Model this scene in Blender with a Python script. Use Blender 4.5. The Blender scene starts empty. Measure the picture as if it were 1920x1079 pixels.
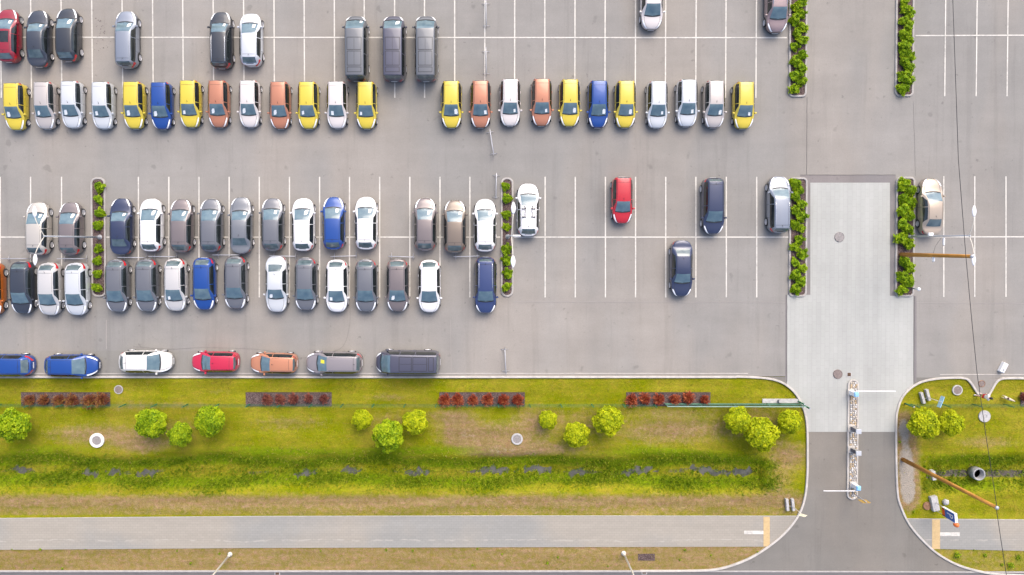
import bpy, bmesh, math, random
from math import sin, cos, pi, radians, sqrt
from mathutils import Vector, Matrix, geometry
random.seed(7)
SC = bpy.context.scene
COL = SC.collection
# ------------------------------------------------------------------ camera
H = 62.0                       # flying height, metres
FPX = 1401.0                   # focal length in photo pixels (1920 wide)
PX, PY = 905.0, 481.5          # principal point in the photo
TILT = radians(-1.0)
cam = bpy.data.cameras.new("camera"); co = bpy.data.objects.new("camera", cam); COL.objects.link(co)
cam.sensor_width = 36.0; cam.lens = FPX / 1920 * 36.0
cam.shift_x = (960 - PX) / 1920; cam.shift_y = (PY - 539.5) / 1920
cam.clip_start = 1; cam.clip_end = 3000
co.location = (0, 0, H); co.rotation_euler = (TILT, 0, 0)
SC.camera = co
# ------------------------------------------------------------------ light
SUN_EL, SUN_AZ = radians(50), radians(20)      # azimuth from +y towards +x
w = bpy.data.worlds.new("World"); SC.world = w; w.use_nodes = True
nt = w.node_tree; nt.nodes.clear()
sky = nt.nodes.new("ShaderNodeTexSky"); sky.sky_type = 'NISHITA'; sky.sun_disc = False
sky.sun_elevation = SUN_EL; sky.sun_rotation = SUN_AZ; sky.dust_density = 4.0; sky.air_density = 0.7; sky.ozone_density = 0.6
bg = nt.nodes.new("ShaderNodeBackground"); bg.inputs[1].default_value = 0.15
wo = nt.nodes.new("ShaderNodeOutputWorld")
nt.links.new(sky.outputs[0], bg.inputs[0]); nt.links.new(bg.outputs[0], wo.inputs[0])
sl = bpy.data.lights.new("sun", 'SUN'); sl.energy = 0.8; sl.angle = radians(50); sl.color = (1.0, 0.93, 0.84)
so = bpy.data.objects.new("sun", sl); COL.objects.link(so)
sd = Vector((sin(SUN_AZ) * cos(SUN_EL), cos(SUN_AZ) * cos(SUN_EL), sin(SUN_EL)))
so.rotation_euler = sd.to_track_quat('Z', 'Y').to_euler(); so.location = (0, 0, 90)
SC.view_settings.view_transform = 'Standard'; SC.view_settings.look = 'None'
SC.view_settings.exposure = 1.12; SC.view_settings.gamma = 1
SC.render.resolution_x = 1024; SC.render.resolution_y = 575
SC.render.engine = 'CYCLES'
SC.cycles.max_bounces = 5

def G(u, v, z=0.0):
    """photo pixel -> point at height z"""
    d = Vector(((u - PX) / FPX, -(v - PY) / FPX, -1.0))
    d = Matrix.Rotation(TILT, 3, 'X') @ d
    t = (z - H) / d.z
    return Vector((d.x * t, d.y * t, z))

# ------------------------------------------------------------------ materials
MATS = {}
def pr(name, col, rough=0.5, metal=0.0, coat=0.0, spec=0.5, noise=0.0, nscale=8.0, bump=0.0, bscale=40.0):
    if name in MATS: return MATS[name]
    m = bpy.data.materials.new(name); m.use_nodes = True; t = m.node_tree
    b = t.nodes["Principled BSDF"]
    b.inputs["Roughness"].default_value = rough; b.inputs["Metallic"].default_value = metal
    b.inputs["Coat Weight"].default_value = coat; b.inputs["Coat Roughness"].default_value = 0.06
    b.inputs["Specular IOR Level"].default_value = spec
    c = (*col, 1)
    if noise > 0:
        tc = t.nodes.new("ShaderNodeTexCoord"); n = t.nodes.new("ShaderNodeTexNoise")
        n.inputs["Scale"].default_value = nscale; n.inputs["Detail"].default_value = 6
        t.links.new(tc.outputs["Object"], n.inputs["Vector"])
        r = t.nodes.new("ShaderNodeValToRGB"); r.color_ramp.elements[0].position = 0.3; r.color_ramp.elements[1].position = 0.7
        r.color_ramp.elements[0].color = tuple(x * (1 - noise) for x in col) + (1,)
        r.color_ramp.elements[1].color = tuple(min(1, x * (1 + noise)) for x in col) + (1,)
        t.links.new(n.outputs["Fac"], r.inputs[0]); t.links.new(r.outputs[0], b.inputs["Base Color"])
    else:
        b.inputs["Base Color"].default_value = c
    if bump > 0:
        tc = t.nodes.new("ShaderNodeTexCoord"); n = t.nodes.new("ShaderNodeTexNoise"); n.inputs["Scale"].default_value = bscale
        n.inputs["Detail"].default_value = 5
        bp = t.nodes.new("ShaderNodeBump"); bp.inputs["Strength"].default_value = bump; bp.inputs["Distance"].default_value = 0.05
        t.links.new(tc.outputs["Object"], n.inputs["Vector"]); t.links.new(n.outputs["Fac"], bp.inputs["Height"])
        t.links.new(bp.outputs[0], b.inputs["Normal"])
    MATS[name] = m
    return m

class NG:
    """tiny node-graph helper"""
    def __init__(s, name):
        s.m = bpy.data.materials.new(name); s.m.use_nodes = True; s.t = s.m.node_tree
        s.b = s.t.nodes["Principled BSDF"]; MATS[name] = s.m
        g = s.t.nodes.new("ShaderNodeNewGeometry"); s.P = g.outputs["Position"]; s.g = g
    def link(s, a, b): s.t.links.new(a, b)
    def map(s, scale=(1, 1, 1), vec=None, rot=(0, 0, 0)):
        n = s.t.nodes.new("ShaderNodeMapping"); n.inputs["Scale"].default_value = scale; n.inputs["Rotation"].default_value = rot
        s.link(vec or s.P, n.inputs["Vector"]); return n.outputs[0]
    def noise(s, scale, detail=4, rough=0.5, vec=None, dist=0.0):
        n = s.t.nodes.new("ShaderNodeTexNoise"); n.inputs["Scale"].default_value = scale
        n.inputs["Detail"].default_value = detail; n.inputs["Roughness"].default_value = rough; n.inputs["Distortion"].default_value = dist
        s.link(vec or s.P, n.inputs["Vector"]); return n.outputs["Fac"]
    def vor(s, scale, feature='F1', vec=None, out="Distance"):
        n = s.t.nodes.new("ShaderNodeTexVoronoi"); n.feature = feature; n.inputs["Scale"].default_value = scale
        s.link(vec or s.P, n.inputs["Vector"]); return n.outputs[out]
    def ramp(s, fac, stops):
        n = s.t.nodes.new("ShaderNodeValToRGB"); e = n.color_ramp.elements
        while len(e) < len(stops): e.new(0.5)
        for i, (p, c) in enumerate(stops):
            e[i].position = p; e[i].color = (c, c, c, 1) if isinstance(c, (int, float)) else (*c, 1)
        s.link(fac, n.inputs[0]); return n.outputs[0]
    def mix(s, fac, a, b, mode='MIX'):
        n = s.t.nodes.new("ShaderNodeMix"); n.data_type = 'RGBA'; n.blend_type = mode
        for inp, v in ((n.inputs[0], fac), (n.inputs[6], a), (n.inputs[7], b)):
            if isinstance(v, (int, float)): inp.default_value = v if inp == n.inputs[0] else (v, v, v, 1)
            elif isinstance(v, tuple): inp.default_value = (*v, 1)
            else: s.link(v, inp)
        return n.outputs[2]
    def math(s, op, a, b=0.0, clamp=False):
        n = s.t.nodes.new("ShaderNodeMath"); n.operation = op; n.use_clamp = clamp
        for inp, v in ((n.inputs[0], a), (n.inputs[1], b)):
            if isinstance(v, (int, float)): inp.default_value = v
            else: s.link(v, inp)
        return n.outputs[0]
    def attr(s, name):
        n = s.t.nodes.new("ShaderNodeAttribute"); n.attribute_name = name; return n.outputs["Fac"]
    def col(s, c, rough=0.9, bump=None, strength=0.3, dist=0.03):
        s.link(c, s.b.inputs["Base Color"]); s.b.inputs["Roughness"].default_value = rough
        s.b.inputs["Specular IOR Level"].default_value = 0.25
        if bump is not None:
            bp = s.t.nodes.new("ShaderNodeBump"); bp.inputs["Strength"].default_value = strength; bp.inputs["Distance"].default_value = dist
            s.link(bump, bp.inputs["Height"]); s.link(bp.outputs[0], s.b.inputs["Normal"])
        return s.m

def asphalt(name, base, warm, streak=(0.25, 0.03, 1)):
    g = NG(name)
    big = g.noise(0.045, 4, 0.55); mid = g.noise(0.5, 5, 0.6); fine = g.noise(14, 3, 0.7)
    st = g.noise(1.0, 4, 0.6, g.map(streak))
    st2 = g.noise(1.0, 4, 0.6, g.map((streak[1] * 2, streak[0] * 2.4, 1)))
    c = g.mix(g.ramp(big, [(0.35, 0.0), (0.65, 1.0)]), base, warm)
    c = g.mix(1.0, c, g.ramp(mid, [(0.25, 0.93), (0.75, 1.05)]), 'MULTIPLY')
    c = g.mix(1.0, c, g.ramp(fine, [(0.2, 0.9), (0.8, 1.09)]), 'MULTIPLY')
    c = g.mix(1.0, c, g.ramp(st, [(0.3, 0.94), (0.7, 1.04)]), 'MULTIPLY')
    c = g.mix(1.0, c, g.ramp(st2, [(0.3, 0.95), (0.7, 1.03)]), 'MULTIPLY')
    sunbands = g.ramp(g.noise(1.0, 3, 0.55, g.map((0.10, 0.028, 1), rot=(0, 0, -0.32))), [(0.50, 0.0), (0.60, 1.0)])  # slanted warm sunlit bands painted into the asphalt colour
    c = g.mix(g.math('MULTIPLY', sunbands, 0.7), c, g.mix(1.0, c, (1.12, 1.07, 1.02), 'MULTIPLY'))
    tracks = g.ramp(g.noise(1.0, 5, 0.7, g.map((1.1, 0.05, 1))), [(0.36, 0.92), (0.46, 1.0), (0.62, 1.0), (0.70, 1.05)])
    c = g.mix(1.0, c, tracks, 'MULTIPLY')
    oil = g.ramp(g.noise(1.7, 3, 0.6), [(0.25, 0.72), (0.33, 1.0)])
    c = g.mix(1.0, c, oil, 'MULTIPLY')
    spot = g.ramp(g.noise(0.9, 2, 0.4), [(0.24, 0.82), (0.30, 1.0)])
    c = g.mix(1.0, c, spot, 'MULTIPLY')
    return g.col(c, 0.92, fine, 0.25, 0.01)

M_ASPH = asphalt('lot asphalt', (0.236, 0.229, 0.214), (0.274, 0.259, 0.238))
M_DRIVE = asphalt('drive asphalt', (0.166, 0.163, 0.150), (0.196, 0.184, 0.164), (0.25, 0.04, 1))
M_ROAD = asphalt('road asphalt', (0.13, 0.126, 0.132), (0.155, 0.147, 0.148))
M_DARKSTRIP = asphalt('patch asphalt', (0.19, 0.18, 0.18), (0.21, 0.195, 0.19))
def m_pavers():
    g = NG('concrete pavers')
    v = g.map((1, 1, 1), rot=(0, 0, pi / 2))
    b = g.t.nodes.new("ShaderNodeTexBrick"); b.offset = 0.37; b.inputs["Scale"].default_value = 1
    b.inputs["Brick Width"].default_value = 0.61; b.inputs["Row Height"].default_value = 0.36
    b.inputs["Mortar Size"].default_value = 0.010; b.inputs["Mortar Smooth"].default_value = 0.3
    b.inputs["Color1"].default_value = (0.372, 0.378, 0.350, 1); b.inputs["Color2"].default_value = (0.388, 0.392, 0.366, 1)
    b.inputs["Mortar"].default_value = (0.325, 0.322, 0.30, 1)
    g.link(v, b.inputs["Vector"])
    big = g.noise(0.16, 5, 0.6); st = g.noise(1, 4, 0.6, g.map((0.9, 0.06, 1))); fine = g.noise(20, 3, 0.7)
    c = g.mix(1.0, b.outputs[0], g.ramp(big, [(0.3, 0.92), (0.7, 1.06)]), 'MULTIPLY')
    c = g.mix(1.0, c, g.ramp(st, [(0.3, 0.93), (0.7, 1.05)]), 'MULTIPLY')
    c = g.mix(1.0, c, g.ramp(fine, [(0.2, 0.94), (0.8, 1.05)]), 'MULTIPLY')
    return g.col(c, 0.85, b.outputs["Fac"], -0.15, 0.01)
def m_line():
    g = NG('road paint')
    n = g.noise(3.0, 5, 0.7); n2 = g.noise(0.4, 3, 0.5)
    c = g.mix(g.ramp(g.math('ADD', g.math('MULTIPLY', n, 0.6), g.math('MULTIPLY', n2, 0.4)), [(0.36, 1.0), (0.52, 0.0)]), (0.60, 0.575, 0.52), (0.40, 0.385, 0.355))
    return g.col(c, 0.8)
M_LINE = m_line()
M_PAVER = m_pavers()
def m_walk():
    g = NG('walkway paving')
    b = g.t.nodes.new("ShaderNodeTexBrick"); b.inputs["Scale"].default_value = 1
    b.inputs["Brick Width"].default_value = 0.4; b.inputs["Row Height"].default_value = 0.2
    b.inputs["Mortar Size"].default_value = 0.008
    b.inputs["Color1"].default_value = (0.268, 0.262, 0.238, 1); b.inputs["Color2"].default_value = (0.284, 0.277, 0.252, 1)
    b.inputs["Mortar"].default_value = (0.215, 0.208, 0.198, 1); g.link(g.P, b.inputs["Vector"])
    big = g.noise(0.11, 4, 0.5)
    c = g.mix(1.0, b.outputs[0], g.ramp(big, [(0.42, (0.97, 0.98, 0.99)), (0.58, (1.15, 1.08, 1.0))]), 'MULTIPLY')  # warm sunlit patches put into the paving colour
    st = g.noise(1, 4, 0.6, g.map((0.1, 1.2, 1)))
    c = g.mix(1.0, c, g.ramp(st, [(0.3, 0.95), (0.7, 1.05)]), 'MULTIPLY')
    # efflorescence line wandering along the path
    sx = g.t.nodes.new("ShaderNodeSeparateXYZ"); g.link(g.P, sx.inputs[0])
    wob = g.noise(0.12, 5, 0.65, g.map((1, 0, 0)))
    yy = g.math('ADD', sx.outputs[1], g.math('MULTIPLY', g.math('SUBTRACT', wob, 0.5), 1.1))
    d = g.math('ABSOLUTE', g.math('SUBTRACT', yy, G(500, 1013).y))
    line = g.ramp(d, [(0.0, 1.0), (0.09, 0.0)])
    br = g.ramp(g.noise(1.3, 3, 0.6), [(0.45, 0.0), (0.6, 0.6)])
    c = g.mix(g.math('MULTIPLY', line, br), c, (0.43, 0.40, 0.35))
    return g.col(c, 0.9)
M_WALK = m_walk()
M_KERB = pr('kerb concrete', (0.36, 0.34, 0.32), 0.85, noise=0.12, nscale=3, bump=0.2)
M_KERBW = pr('sunny kerb concrete', (0.46, 0.43, 0.39), 0.85, noise=0.15, nscale=2, bump=0.2)  # paler copy of the kerb concrete, sunlight put into its colour
M_CONC = pr('concrete', (0.42, 0.41, 0.40), 0.8, noise=0.15, nscale=6, bump=0.3)
M_SEAM = pr('seam tar', (0.11, 0.105, 0.10), 0.9)
def m_mulch():
    g = NG('bark mulch')
    n = g.noise(16, 3, 0.8); v = g.vor(11, out="Color"); big = g.noise(1.5, 3)
    c = g.mix(1.0, g.ramp(n, [(0.38, (0.035, 0.022, 0.022)), (0.52, (0.115, 0.078, 0.072)), (0.70, (0.26, 0.20, 0.19))]), g.ramp(big, [(0.3, 0.8), (0.7, 1.15)]), 'MULTIPLY')
    return g.col(c, 0.95, n, 0.8, 0.05)
M_MULCH = m_mulch()

def m_ground():
    g = NG('lawn grass')
    dry, lush, wet = g.attr('dry'), g.attr('lush'), g.attr('wet')
    n1 = g.noise(0.35, 5, 0.6); n2 = g.noise(2.2, 5, 0.65); n3 = g.noise(11, 4, 0.75)
    stripe = g.noise(1, 4, 0.6, g.map((0.12, 1.3, 1)))
    base = g.mix(g.ramp(n1, [(0.35, 0.0), (0.65, 1.0)]), (0.180, 0.205, 0.003), (0.270, 0.252, 0.020))
    lushc = g.mix(g.ramp(n2, [(0.3, 0), (0.7, 1)]), (0.095, 0.165, 0.003), (0.180, 0.240, 0.005))
    dryc = g.mix(g.ramp(n2, [(0.3, 0), (0.7, 1)]), (0.215, 0.150, 0.050), (0.300, 0.225, 0.100))
    def soft(a, k=0.9):
        x = g.math('ADD', a, g.math('MULTIPLY', g.math('SUBTRACT', g.math('ADD', g.math('MULTIPLY', n2, 0.5), g.math('ADD', g.math('MULTIPLY', n3, 0.3), g.math('MULTIPLY', stripe, 0.2))), 0.5), k))
        return x
    d = g.ramp(soft(dry, 1.5), [(0.30, 0.0), (0.75, 1.0)])
    l = g.ramp(soft(lush, 1.2), [(0.30, 0.0), (0.70, 1.0)])
    c = g.mix(d, base, dryc); c = g.mix(l, c, lushc)
    c = g.mix(g.ramp(g.noise(1.6, 4, 0.7, g.map((1, 2.2, 1))), [(0.48, 0.0), (0.62, 0.7)]), c, g.mix(1.0, c, (1.25, 1.02, 1.6), 'MULTIPLY'))
    c = g.mix(1.0, c, g.ramp(n3, [(0.25, 0.62), (0.75, 1.36)]), 'MULTIPLY')
    c = g.mix(1.0, c, g.ramp(stripe, [(0.3, 0.80), (0.7, 1.17)]), 'MULTIPLY')
    c = g.mix(g.ramp(g.noise(3.6, 4, 0.7), [(0.52, 0.0), (0.66, 0.36)]), c, g.mix(g.ramp(n1, [(0.4, 0.0), (0.6, 1.0)]), (0.10, 0.15, 0.003), (0.20, 0.13, 0.03)))
    gv = g.ramp(soft(dry, 0.8), [(1.0, 0.0), (1.0, 1.0)]) if 0 else g.ramp(g.math('MULTIPLY', soft(dry, 1.3), 0.5), [(0.56, 0.0), (0.74, 1.0)])
    c = g.mix(gv, c, g.ramp(n3, [(0.3, (0.27, 0.235, 0.19)), (0.7, (0.38, 0.34, 0.285))]))
    wt = g.ramp(soft(wet, 1.6), [(0.45, 0.0), (0.65, 1.0)])
    mud = g.mix(g.ramp(n3, [(0.3, 0), (0.7, 1)]), (0.055, 0.05, 0.05), (0.16, 0.14, 0.12))
    c = g.mix(wt, c, mud)
    g.col(c, 0.95, n3, 0.9, 0.08); g.b.inputs['Specular IOR Level'].default_value = 0.04; return g.m
M_GROUND = m_ground()

PAINT = {}
def paint(name, col, metal=0.0, rough=0.35):
    m = pr('paint ' + name, col, rough, metal, 0.8); PAINT[name] = m; return m
paint('yellow', (0.58, 0.455, 0.04)); paint('copper', (0.45, 0.185, 0.105), 0.25); paint('blue', (0.010, 0.058, 0.26), 0.15)
paint('white', (0.74, 0.73, 0.72)); paint('silver white', (0.57, 0.59, 0.60), 0.2); paint('silver beige', (0.50, 0.455, 0.42), 0.3)
paint('pearl white', (0.63, 0.58, 0.55), 0.1); paint('red', (0.44, 0.012, 0.022)); paint('dark red', (0.24, 0.008, 0.022))
paint('black', (0.022, 0.026, 0.034)); paint('charcoal', (0.045, 0.052, 0.068), 0.3); paint('navy', (0.030, 0.040, 0.085), 0.2)
paint('steel silver', (0.24, 0.265, 0.31), 0.4); paint('silver', (0.58, 0.60, 0.63), 0.35); paint('grey', (0.155, 0.160, 0.175), 0.3)
paint('grey brown', (0.190, 0.160, 0.155), 0.3); paint('light silver', (0.58, 0.56, 0.53), 0.3); paint('beige', (0.43, 0.35, 0.27), 0.35)
paint('bronze brown', (0.19, 0.15, 0.115), 0.3); paint('orange', (0.42, 0.11, 0.012), 0.1); paint('mid grey', (0.19, 0.20, 0.215), 0.3)
paint('champagne', (0.52, 0.48, 0.42), 0.35); paint('mauve', (0.27, 0.20, 0.20), 0.3); paint('crimson', (0.46, 0.016, 0.05))
paint('dark grey', (0.115, 0.122, 0.135), 0.2); paint('dusk navy', (0.070, 0.070, 0.100), 0.2); paint('mid navy', (.035, .055, .15), .2); paint('pale mauve grey', (.25, .225, .23), .2); paint('cream white', (.68, .66, .62), .1)
paint('light copper', (0.52, 0.22, 0.12), 0.25)
def m_glass(name, c1, c2, rough=0.06):
    g = NG(name)
    n = g.noise(1.8, 3, 0.5)
    g.link(g.ramp(n, [(0.3, c1), (0.7, c2)]), g.b.inputs["Base Color"])
    g.b.inputs["Roughness"].default_value = rough; g.b.inputs["IOR"].default_value = 1.52; g.b.inputs["Specular IOR Level"].default_value = 0.6
    g.b.inputs["Coat Weight"].default_value = 0.5; g.b.inputs["Coat Roughness"].default_value = 0.02
    return g.m
M_GLS = m_glass('windscreen glass', (0.075, 0.130, 0.165), (0.130, 0.195, 0.220))  # see-through interior and reflected sky put into the base colour
M_GLR = m_glass('rear glass', (0.05, 0.08, 0.09), (0.12, 0.16, 0.165))
M_GLD = m_glass('side glass', (0.008, 0.011, 0.012), (0.020, 0.025, 0.025))
M_BLACK = pr('black trim', (0.018, 0.018, 0.02), 0.55)
M_GAP = pr('panel gap', (0.03, 0.03, 0.032), 0.9)
M_TYRE = pr('tyre rubber', (0.022, 0.022, 0.023), 0.85)
M_RIM = pr('alloy rim', (0.62, 0.62, 0.63), 0.35, 0.5)
M_LAMPW = pr('headlamp lens', (0.82, 0.84, 0.86), 0.15, 0.0, 0.6)
M_LAMPR = pr('tail lamp lens', (0.55, 0.012, 0.02), 0.2, 0.0, 0.8)
M_CHROME = pr('bright metal', (0.75, 0.75, 0.76), 0.25, 0.8)
M_PAPER = pr('white paper', (0.82, 0.84, 0.84), 0.8)
M_PLATE = pr('number plate', (0.75, 0.75, 0.74), 0.5)
M_GALV = pr('galvanised steel', (0.42, 0.43, 0.46), 0.45, 0.4)
M_POLE = pr('lamp post paint', (0.62, 0.58, 0.50), 0.45, 0.0)
M_POLEG = pr('grey lamp post', (0.42, 0.44, 0.47), 0.45, 0.2)
M_HEAD = pr('luminaire shell', (0.78, 0.78, 0.80), 0.35)
M_GREEN = pr('green fence coating', (0.02, 0.16, 0.075), 0.5)
M_TEAL = pr('teal gate paint', (0.10, 0.22, 0.15), 0.45)
M_WHITE = pr('white enamel', (0.80, 0.80, 0.80), 0.35)
M_LBLUE = pr('light blue enamel', (0.25, 0.50, 0.78), 0.35)
M_IRON = pr('manhole iron', (0.205, 0.165, 0.15), 0.8, noise=0.2, nscale=9, bump=0.4)
M_RUST = pr('rusty iron', (0.24, 0.13, 0.07), 0.85, noise=0.3, nscale=9, bump=0.4)
M_GREYIRON = pr('grey manhole', (0.26, 0.24, 0.23), 0.8, noise=0.2, nscale=9, bump=0.4)
M_WHITER = pr('white painted concrete', (0.72, 0.71, 0.69), 0.8, noise=0.1, nscale=6)
M_DARK = pr('dark hollow', (0.02, 0.018, 0.016), 0.95)  # near-black: shade of grate openings put into colour; also well water and sign stripes
M_TACT = pr('tactile tan paving', (0.50, 0.36, 0.18), 0.8, noise=0.1, nscale=6, bump=0.3, bscale=20)
M_WATER = pr('ditch water', (0.095, 0.092, 0.080), 0.3, noise=0.3, nscale=2)
M_WIRE = pr('black cable', (0.02, 0.02, 0.022), 0.6)
M_TRUNK = pr('bark', (0.12, 0.085, 0.06), 0.9, noise=0.3, nscale=12, bump=0.6)

def m_wood():
    g = NG('weathered wood pole')
    tc = g.t.nodes.new("ShaderNodeTexCoord")
    n = g.noise(1, 5, 0.7, g.map((14, 14, 0.6), tc.outputs["Object"])); n2 = g.noise(0.8, 3, 0.5, tc.outputs["Object"])
    c = g.mix(1.0, g.ramp(n, [(0.3, (0.30, 0.125, 0.02)), (0.7, (0.56, 0.29, 0.07))]), g.ramp(n2, [(0.3, 0.75), (0.7, 1.15)]), 'MULTIPLY')
    return g.col(c, 0.85, n, 0.4, 0.02)
M_WOOD = m_wood()
def m_leaf(name, stops, scale=3.0):
    g = NG(name); tc = g.t.nodes.new("ShaderNodeTexCoord")
    n = g.noise(scale, 3, 0.6, tc.outputs["Object"]); a = g.attr('tint')
    c = g.ramp(g.math('ADD', g.math('MULTIPLY', n, 0.45), g.math('MULTIPLY', a, 0.55)), stops)
    g.col(c, 0.6)
    tr = g.t.nodes.new("ShaderNodeBsdfTranslucent"); mx = g.t.nodes.new("ShaderNodeMixShader"); mx.inputs[0].default_value = 0.35
    g.link(c, tr.inputs[0]); out = g.t.nodes["Material Output"]
    g.link(g.b.outputs[0], mx.inputs[1]); g.link(tr.outputs[0], mx.inputs[2]); g.link(mx.outputs[0], out.inputs[0])
    return g.m
M_LEAF = m_leaf('bright leaves', [(0.2, (0.12, 0.23, 0.003)), (0.42, (0.27, 0.40, 0.005)), (0.65, (0.45, 0.54, 0.010))])
M_LEAFY = m_leaf('yellow green leaves', [(0.2, (0.20, 0.27, 0.003)), (0.42, (0.40, 0.48, 0.005)), (0.65, (0.60, 0.62, 0.010))])
M_SHRUB = m_leaf('shrub leaves', [(0.2, (0.11, 0.22, 0.003)), (0.45, (0.27, 0.42, 0.006)), (0.7, (0.46, 0.57, 0.014))])
M_REDL = m_leaf('red leaves', [(0.25, (0.22, 0.03, 0.018)), (0.5, (0.46, 0.11, 0.045)), (0.75, (0.64, 0.25, 0.10))])
M_MAROON = m_leaf('maroon leaves', [(0.25, (0.17, 0.05, 0.045)), (0.5, (0.33, 0.11, 0.08)), (0.75, (0.46, 0.20, 0.10))])
M_OLIVE = m_leaf('brown olive leaves', [(0.25, (0.18, 0.05, 0.035)), (0.5, (0.34, 0.14, 0.05)), (0.75, (0.40, 0.27, 0.05))])
M_BLADE = m_leaf('tall grass', [(0.25, (0.09, 0.17, 0.003)), (0.5, (0.19, 0.29, 0.006)), (0.75, (0.40, 0.42, 0.03))], 0.6)
M_BLADED = m_leaf('short dry grass', [(0.25, (0.20, 0.22, 0.006)), (0.5, (0.34, 0.32, 0.03)), (0.75, (0.46, 0.36, 0.11))], 0.6)

# ------------------------------------------------------------------ object helpers
def mk(name, verts, faces, mats, parent=None, smooth=False, mi=None):
    me = bpy.data.meshes.new(name); me.from_pydata([tuple(v) for v in verts], [], faces)
    if not isinstance(mats, (list, tuple)): mats = [mats]
    for m in mats: me.materials.append(m)
    if mi: me.polygons.foreach_set("material_index", mi)
    if smooth: me.polygons.foreach_set("use_smooth", [True] * len(me.polygons))
    me.update()
    o = bpy.data.objects.new(name, me); COL.objects.link(o)
    if parent: o.parent = parent
    return o
def thing(name, label, cat, loc=(0, 0, 0), rz=0.0, group=None):
    o = bpy.data.objects.new(name, None); o.empty_display_size = 0.3; COL.objects.link(o)
    o.location = loc; o.rotation_euler = (0, 0, rz); o['label'] = label; o['category'] = cat
    if group: o['group'] = group
    return o
def tag(o, label, cat, group=None, kind=None):
    if kind: o['kind'] = kind
    if label: o['label'] = label
    if cat: o['category'] = cat
    if group: o['group'] = group
    return o
def struct(o): o['kind'] = 'structure'; return o
def kids(o): return CH.get(o.name, [])
def copy_tree(o, parent=None):
    c = o.copy(); COL.objects.link(c); c.parent = parent
    for ch in [x for x in o.children]: copy_tree(ch, c)
    return c
class MB:
    def __init__(s): s.v = []; s.f = []; s.mi = []
    def add(s, vs, fs, m=0):
        n = len(s.v); s.v += [tuple(v) for v in vs]; s.f += [tuple(n + i for i in f) for f in fs]; s.mi += [m] * len(fs)
    def box(s, c, d, m=0, rz=0.0, taper=1.0, bev=0.0):
        x, y, z = d[0] / 2, d[1] / 2, d[2] / 2
        if bev > 0:
            ring = []
            for (sx, sy) in ((1, 1), (-1, 1), (-1, -1), (1, -1)):
                a0 = math.atan2(sy, sx) - pi / 4
                for k in range(3):
                    a = a0 + k * pi / 4
                    ring.append((sx * (x - bev) + bev * cos(a), sy * (y - bev) + bev * sin(a)))
            vs = []
            for (zz, ins) in ((-z, 0), (z - bev, 0), (z, bev)):
                for (px, py) in ring:
                    k = (1 - ins / x) if ins else 1; kk = (1 - ins / y) if ins else 1
                    t = taper if zz > 0 else 1
                    vs.append((px * k * t, py * kk * t, zz))
            n = 12; fs = [tuple(range(n))[::-1], tuple(range(2 * n, 3 * n))]
            for r in range(2):
                for i in range(n): fs.append((r * n + i, r * n + (i + 1) % n, (r + 1) * n + (i + 1) % n, (r + 1) * n + i))
        else:
            vs = [(-x, -y, -z), (x, -y, -z), (x, y, -z), (-x, y, -z), (-x * taper, -y * taper, z), (x * taper, -y * taper, z), (x * taper, y * taper, z), (-x * taper, y * taper, z)]
            fs = [(3, 2, 1, 0), (4, 5, 6, 7), (0, 1, 5, 4), (1, 2, 6, 5), (2, 3, 7, 6), (3, 0, 4, 7)]
        c_, s_ = cos(rz), sin(rz)
        s.add([(c[0] + a * c_ - b * s_, c[1] + a * s_ + b * c_, c[2] + q) for a, b, q in vs], fs, m); return s
    def tube(s, pts, r, n=8, m=0, caps=True):
        pts = [Vector(p) for p in pts]; rs = r if isinstance(r, (list, tuple)) else [r] * len(pts)
        base = len(s.v); vs = []
        for i, p in enumerate(pts):
            d = (pts[min(i + 1, len(pts) - 1)] - pts[max(i - 1, 0)]).normalized()
            a = Vector((0, 0, 1)) if abs(d.z) < 0.9 else Vector((1, 0, 0))
            u = d.cross(a).normalized(); v = d.cross(u)
            for k in range(n):
                t = 2 * pi * k / n; vs.append(p + (u * cos(t) + v * sin(t)) * rs[i])
        fs = []
        for i in range(len(pts) - 1):
            for k in range(n): fs.append((i * n + k, i * n + (k + 1) % n, (i + 1) * n + (k + 1) % n, (i + 1) * n + k))
        if caps: fs += [tuple(range(n))[::-1], tuple((len(pts) - 1) * n + k for k in range(n))]
        s.add(vs, fs, m); return s
    def lathe(s, prof, n=24, m=0, c=(0, 0, 0), axis='Z'):
        vs = []
        for (r, z) in prof:
            for k in range(n):
                t = 2 * pi * k / n; a, b = r * cos(t), r * sin(t)
                vs.append((c[0] + a, c[1] + b, c[2] + z) if axis == 'Z' else (c[0] + a, c[1] + z, c[2] + b))
        fs = []
        for i in range(len(prof) - 1):
            for k in range(n): fs.append((i * n + k, i * n + (k + 1) % n, (i + 1) * n + (k + 1) % n, (i + 1) * n + k))
        if prof[0][0] > 1e-4: fs.append(tuple(range(n))[::-1])
        if prof[-1][0] > 1e-4: fs.append(tuple((len(prof) - 1) * n + k for k in range(n)))
        s.add(vs, fs, m); return s
    def build(s, name, mats, parent=None, smooth=False): return mk(name, s.v, s.f, mats, parent, smooth, s.mi)

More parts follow.
